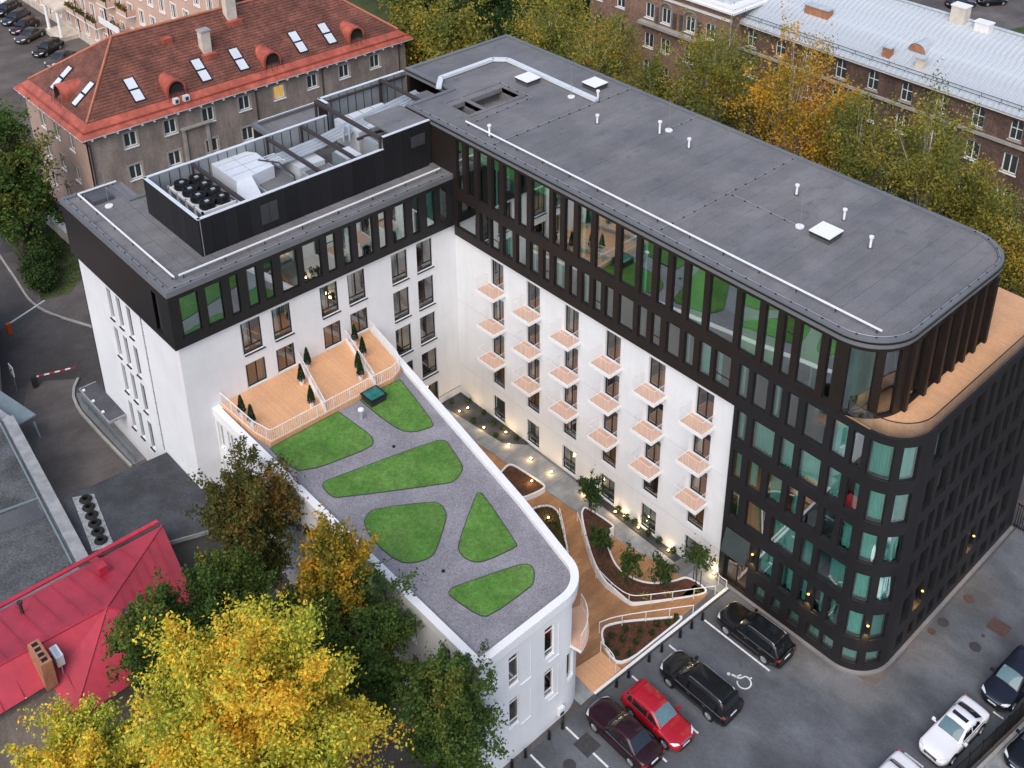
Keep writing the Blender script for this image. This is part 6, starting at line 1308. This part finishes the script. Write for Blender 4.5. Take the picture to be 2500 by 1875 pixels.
# ---------------------------------------------------------------- cars
def car_parts(L, W, Ht, style, paint, glass='car_glass', rail=False, sunroof=False):
    "x forward, y left, z up; returns a list of (name, mesh, [sub parts])"
    hw = W/2; g0 = .17; belt = .62*Ht if style != 'van' else .56*Ht
    fx, rx_ = L/2, -L/2
    hood = .56*Ht if style != 'van' else .60*Ht
    # stations: (x, half width factor, top height)
    deck = {'sedan':.63*Ht,'coupe':.63*Ht,'hatch':.62*Ht,'wagon':.63*Ht,'van':.62*Ht,'suv':.62*Ht}[style]
    cb = {'sedan':(.17,-.33),'coupe':(.16,-.36),'hatch':(.20,-.455),'wagon':(.19,-.47),'van':(.27,-.48),'suv':(.20,-.47)}[style]       # cabin base: windscreen foot, rear window foot
    rt = {'sedan':(.03,-.20),'coupe':(.01,-.20),'hatch':(.03,-.36),'wagon':(.05,-.40),'van':(.10,-.43),'suv':(.06,-.39)}[style]          # roof front, roof rear
    c0, c1, r0, r1 = cb[0]*L, cb[1]*L, rt[0]*L, rt[1]*L
    st = [(fx,.62,.40*Ht),(fx-.06,.80,.46*Ht),(fx-.20,.92,.505*Ht),(fx-.5,.985,.53*Ht),(fx-.9,1,.55*Ht),((fx-.9+c0)/2,1,hood),(c0+.05,1,hood+.03),(c0-.3,1,belt),(0,1,belt),(c1+.3,1,belt),(c1,.995,deck),((c1+rx_)/2-.05,.98,deck-.005),(rx_+.18,.94,deck-.03),(rx_+.05,.86,deck-.09),(rx_,.72,.42*Ht)]
    st = sorted(st, key=lambda q:-q[0]); rings = []
    for x, k, z in st:
        w = hw*k; zb = g0+(.10 if abs(x) > L/2-.25 else 0)
        rings.append([(x,-w*.86,zb),(x,-w*.97,zb+.12),(x,-w,.36*Ht),(x,-w*.985,min(z-.05,.5*Ht)),(x,-w*.95,z-.035),(x,-w*.80,z+.0),(x,-w*.4,z+.025),(x,0,z+.032),(x,w*.4,z+.025),(x,w*.80,z),(x,w*.95,z-.035),(x,w*.985,min(z-.05,.5*Ht)),(x,w,.36*Ht),(x,w*.97,zb+.12),(x,w*.86,zb)])
    body = MB().loft(rings,close=True,cap=True)
    out = [('body',body.mesh('body',paint,True),[])]
    # greenhouse
    zr = Ht; bw, tw = hw*.90, hw*.70
    def sec(x, zt, wt, wb): return [(x,-wb,belt-.05),(x,-wb+(wb-wt)*.55,belt+(zt-belt)*.62),(x,-wt,zt-.05),(x,-wt*.8,zt-.008),(x,0,zt+.012),(x,wt*.8,zt-.008),(x,wt,zt-.05),(x,wb-(wb-wt)*.55,belt+(zt-belt)*.62),(x,wb,belt-.05)]
    gs = [(c0,belt+.02,bw*.86,bw*.97),((c0*.6+r0*.4),belt+(zr-belt)*.50,bw*.84,bw*.99),(r0,zr-.035,tw,bw),(r0-.25,zr,tw,bw),((r0+r1)/2,zr+.015,tw,bw),(r1+.2,zr-.01,tw,bw),(r1,zr-.045,tw*.98,bw*.99),((c1+r1)/2,belt+(zr-belt)*.5,bw*.82,bw*.97),(c1,belt+.02,bw*.84,bw*.95)]
    grs = [sec(*q) for q in gs]; gh = MB().loft(grs,close=False,cap=False)
    gm = gh.mesh('cabin',paint,True); sub = []
    def patch(name, pts, m, off):
        b = MB(); b.add([tuple(Vector(p)+Vector(off)) for p in pts],[tuple(range(len(pts)))]); return (name,b.mesh(name,m),[])
    n = len(grs)
    def lerp3(a, b, t): return Vector(a)*(1-t)+Vector(b)*t
    # windscreen and rear window as curved strips just proud of the cabin
    def screen(i0, i1, name, m, dz, dx):
        A, B, Cc = grs[i0], grs[(i0+i1)//2], grs[i1]; b = MB(); rows_ = []
        for Rr, t in ((A,.0),(B,.0),(Cc,.0)):
            y0 = abs(Rr[2][1])*.93
            rows_.append([Vector((Rr[2][0]+dx,-y0,Rr[2][2]+.02+dz)),Vector((Rr[2][0]+dx,-y0*.5,Rr[3][2]+.02+dz)),Vector((Rr[2][0]+dx,0,Rr[4][2]+.012+dz)),Vector((Rr[2][0]+dx,y0*.5,Rr[3][2]+.02+dz)),Vector((Rr[2][0]+dx,y0,Rr[2][2]+.02+dz))])
        rows_[0] = [lerp3(p,q,.12) for p,q in zip(rows_[0],rows_[1])]; rows_[2] = [lerp3(p,q,.08) for p,q in zip(rows_[2],rows_[1])]
        b.loft([[tuple(p) for p in r] for r in rows_],close=False,cap=False); return (name,b.mesh(name,m,True),[])
    sub.append(screen(0,2,'windscreen',glass,.012,.015)); sub.append(screen(6,8,'rear_window','car_glass',.012,-.015))
    for s in (-1,1):
        k1, k2 = (0,1) if s < 0 else (8,7); xs_ = [(grs[1],grs[2])]
        def P(i, t, kk=k1, ll=k2): 
            a, c = Vector(grs[i][kk]), Vector(grs[i][ll]); a = Vector((a.x,a.y,belt+.03)); c = lerp3(grs[i][ll],grs[i][2 if s<0 else 6],.55); v = lerp3(a,c,t); v.y += s*.014; return v
        splits = [(1,.85,3),(3,1,5),(5,1,7)] if style in ('wagon','van','suv','hatch') else [(1,.85,4),(4,1,7)]
        for q, (i0, tt, i1) in enumerate(splits):
            a0, a1 = P(i0,.02), P(i1,.02); b0, b1 = P(i0,.95 if i0 not in (1,) else .55), P(i1,.95 if i1 not in (7,) else .5)
            pts = [lerp3(a0,a1,.06 if i0 != 1 else .0),lerp3(a0,a1,.94),lerp3(b0,b1,.94),lerp3(b0,b1,.06)]
            if i0 == 1: pts.insert(3,P(2,.92))
            if i1 == 7: pts.insert(2,P(6,.92))
            if s > 0: pts = pts[::-1]
            b = MB(); b.add([tuple(p) for p in pts],[tuple(range(len(pts)))]); sub.append(('side_window',b.mesh('side_window','car_glass'),[]))
        b = MB(); b.bar((c0-.1,s*hw*.955,belt-.02),(c1+.1,s*hw*.955,belt-.02),.02,.03); sub.append(('window_trim',b.mesh('window_trim','chrome' if style in ('van','wagon','sedan') else 'fan_black'),[]))
    if sunroof: sub.append(('sunroof',MB().add([(r0-.30,-tw*.72,zr+.03),(r0-.30,tw*.72,zr+.03),((r0+r1)/2-.05,tw*.74,zr+.045),((r0+r1)/2-.05,-tw*.74,zr+.045)],[(0,1,2,3)]).mesh('sunroof','car_glass'),[]))
    out.append(('cabin',gm,sub))
    if rail:
        for s in (-1,1): out.append(('roof_rail',MB().tube([(r0-.15,s*tw*.9,zr-.03),(r0-.35,s*tw*.9,zr+.05),(r1+.3,s*tw*.9,zr+.05),(r1+.1,s*tw*.9,zr-.04)],.022,5).mesh('roof_rail','chrome'),[]))
    # wheels
    R0 = .335; wx = (L*.305,-L*.29)
    ty = cached(('tyre',), lambda: MB().tube([(0,-.11,0),(0,-.10,0),(0,.10,0),(0,.11,0)],[.26,R0,R0,.26],22).mesh('wheel','rubber',True))
    def rim():
        b = MB(); b.tube([(0,-.115,0),(0,-.09,0)],[.235,.235],18)
        for k in range(5):
            a = 2*PI*k/5; b.bar((.05*math.cos(a),-.125,.05*math.sin(a)),(.22*math.cos(a),-.122,.22*math.sin(a)),.05,.02)
        b.tube([(0,-.135,0),(0,-.09,0)],[.05,.05],10); return b.mesh('rim','rim')
    rm = cached(('rim',), rim)
    arch = cached(('arch',), lambda: MB().tube([(0,-.012,0),(0,.012,0)],[R0+.07,R0+.07],22).mesh('wheel_arch','fan_black'))
    for x in wx:
        for s in (-1,1): out.append(('wheel_arch',arch,[],(x,s*(hw-.004),R0+.03),0)); out.append(('wheel',ty,[('rim',rm,[])],(x,s*(hw-.095),R0),0 if s < 0 else PI))
    # lamps, grille, bumpers, plates, mirrors, handles
    for s in (-1,1):
        out.append(('headlight',MB().add([(fx-.05,s*hw*.52,.455*Ht),(fx-.22,s*hw*.90,.475*Ht),(fx-.48,s*hw*.965,.525*Ht),(fx-.34,s*hw*.80,.535*Ht),(fx-.14,s*hw*.55,.505*Ht)],[(0,1,2,3,4) if s < 0 else (4,3,2,1,0)]).mesh('headlight','head_lamp'),[],(.02,s*.015,.016),0))
        tl = MB(); tl.box(rx_-.012,-.02,0,rx_+.2,.02,.2); 
        out.append(('tail_light',MB().add([(rx_+.0,s*hw*.60,.50*Ht),(rx_+.02,s*hw*.86,.50*Ht),(rx_+.22,s*hw*.955,.52*Ht),(rx_+.22,s*hw*.95,.595*Ht),(rx_+.07,s*hw*.86,.58*Ht),(rx_+.02,s*hw*.6,.575*Ht)],[(5,4,3,2,1,0) if s < 0 else (0,1,2,3,4,5)]).mesh('tail_light','tail_lamp'),[],(-.02,s*.02,.0),0))
        mr = MB(); mr.box(c0-.28,min(s*(hw+.02),s*(hw+.2)),belt+.02,c0-.12,max(s*(hw+.02),s*(hw+.2)),belt+.16); mr.bar((c0-.18,s*hw*.93,belt+.03),(c0-.18,s*(hw+.05),belt+.05),.05); out.append(('mirror',mr.mesh('mirror',paint),[]))
        for x in (c0*.05,c1*.45): out.append(('door_handle',MB().box(x-.11,s*(hw*.985)-.015,belt-.16,x+.11,s*(hw*.985)+.02,belt-.125).mesh('door_handle','chrome' if style in ('van','wagon') else paint),[]))
        out.append(('sill_trim',MB().box(-L*.20,s*hw-.012,.20,L*.215,s*hw+.012,.30).mesh('sill_trim','fan_black' if style != 'van' else 'chrome'),[]))
    out.append(('grille',MB().box(fx-.07,-hw*.42,.345*Ht,fx+.012,hw*.42,.445*Ht).mesh('grille','fan_black'),[])); out.append(('bumper_intake',MB().box(fx-.10,-hw*.55,.20,fx+.005,hw*.55,.28).mesh('bumper_intake','fan_black'),[]))
    out.append(('grille_bar',MB().box(fx-.06,-hw*.44,.445*Ht,fx+.022,hw*.44,.462*Ht).mesh('grille_bar','chrome'),[])); out.append(('number_plate',MB().box(fx-.05,-.26,.29*Ht,fx+.028,.26,.29*Ht+.11).mesh('number_plate','plate_white'),[])); out.append(('number_plate',MB().box(rx_-.022,-.26,.40*Ht,rx_+.05,.26,.40*Ht+.11).mesh('number_plate','plate_white'),[])); out.append(('rear_bumper',MB().box(rx_-.016,-hw*.7,.22,rx_+.1,hw*.7,.33).mesh('rear_bumper','fan_black'),[]))
    if style in ('hatch','wagon','suv','van'): out.append(('spoiler',MB().box(r1-.12,-tw*.95,zr-.045,r1+.1,tw*.95,zr+.006).mesh('spoiler',paint),[]))
    return out
def car(x, y, ang, L, W, Ht, style, paint, label, z=1.01, group=None, **k):
    t = thing('parked_car',label,'car',(x,y,z),group); t.rotation_euler = (0,0,R(ang)); del t['_base']
    for q in car_parts(L,W,Ht,style,paint,**k):
        o = bpy.data.objects.new(q[0],q[1]); C.objects.link(o); o.parent = t
        if len(q) > 3: o.location = q[3]; o.rotation_euler = (0,0,q[4])
        for s in q[2]: c = bpy.data.objects.new(s[0],s[1]); C.objects.link(c); c.parent = o
    return t
car(31.6,-2.15,180,4.95,1.93,1.68,'wagon','paint_black','black estate car with roof rails parked nearest the entrance',rail=True)
car(31.65,-7.55,180,5.1,1.98,1.74,'van','paint_black','black minivan with chrome trim parked beside the wheelchair symbol',rail=True)
car(31.2,-10.75,-2,4.45,1.83,1.52,'hatch','paint_red','bright red hatchback parked nose out between the minivan and the burgundy car',glass='car_glass_pale')
car(30.55,-12.95,179,4.85,1.84,1.46,'sedan','paint_burgundy','dark burgundy saloon parked left of the red hatchback')
car(44.35,6.55,-93,4.7,1.85,1.52,'hatch','paint_navy','dark blue car facing the viewer behind the white saloon at the right edge',glass='car_glass_pale')
car(43.6,.9,-94,4.85,1.87,1.40,'coupe','paint_white','white saloon with black sunroof parked along the black fence',sunroof=True,glass='car_glass_pale')
car(42.75,-5.0,-94,4.7,1.85,1.45,'sedan','paint_white','white car cut by the bottom edge ahead of the white saloon')
car(47.35,3.6,-97,4.6,1.84,1.48,'sedan','paint_black','black car behind the black fence at the right edge'); car(47.5,-2.1,-97,4.5,1.82,1.46,'hatch','paint_white','white car behind the black fence in the lower right corner')
for i, (x, y, a, st, pt, k) in enumerate(((-87.6,3.6,-60,'sedan','paint_grey','nearest the tiled roof, dark grey'),(-92.2,3.8,-60,'wagon','paint_black','black estate second from the tiled roof'),(-98.6,3.9,-60,'sedan','paint_grey','dark grey saloon before the portico'),(-102.4,4.6,-58,'hatch','paint_burgundy','dark red one beyond the portico'),(-106.6,5.0,-58,'wagon','paint_navy','dark blue estate'),(-111,5.4,-58,'suv','paint_black','black one near the picture edge'),(-116,7.6,-58,'hatch','paint_white','white one at the picture edge'))): car(x,y,a,4.6,1.82,1.5,st,pt,'car parked before the pink house: '+k,z=.8,group='cars parked before the pink house')
car(-17.2,113.2,60,4.6,1.82,1.5,'suv','paint_burgundy','dark car parked behind the brick house, left one',z=1.01,group='cars behind the brick house'); car(-14.5,118,60,4.6,1.82,1.5,'suv','paint_black','dark car parked behind the brick house, right one',z=1.01,group='cars behind the brick house')
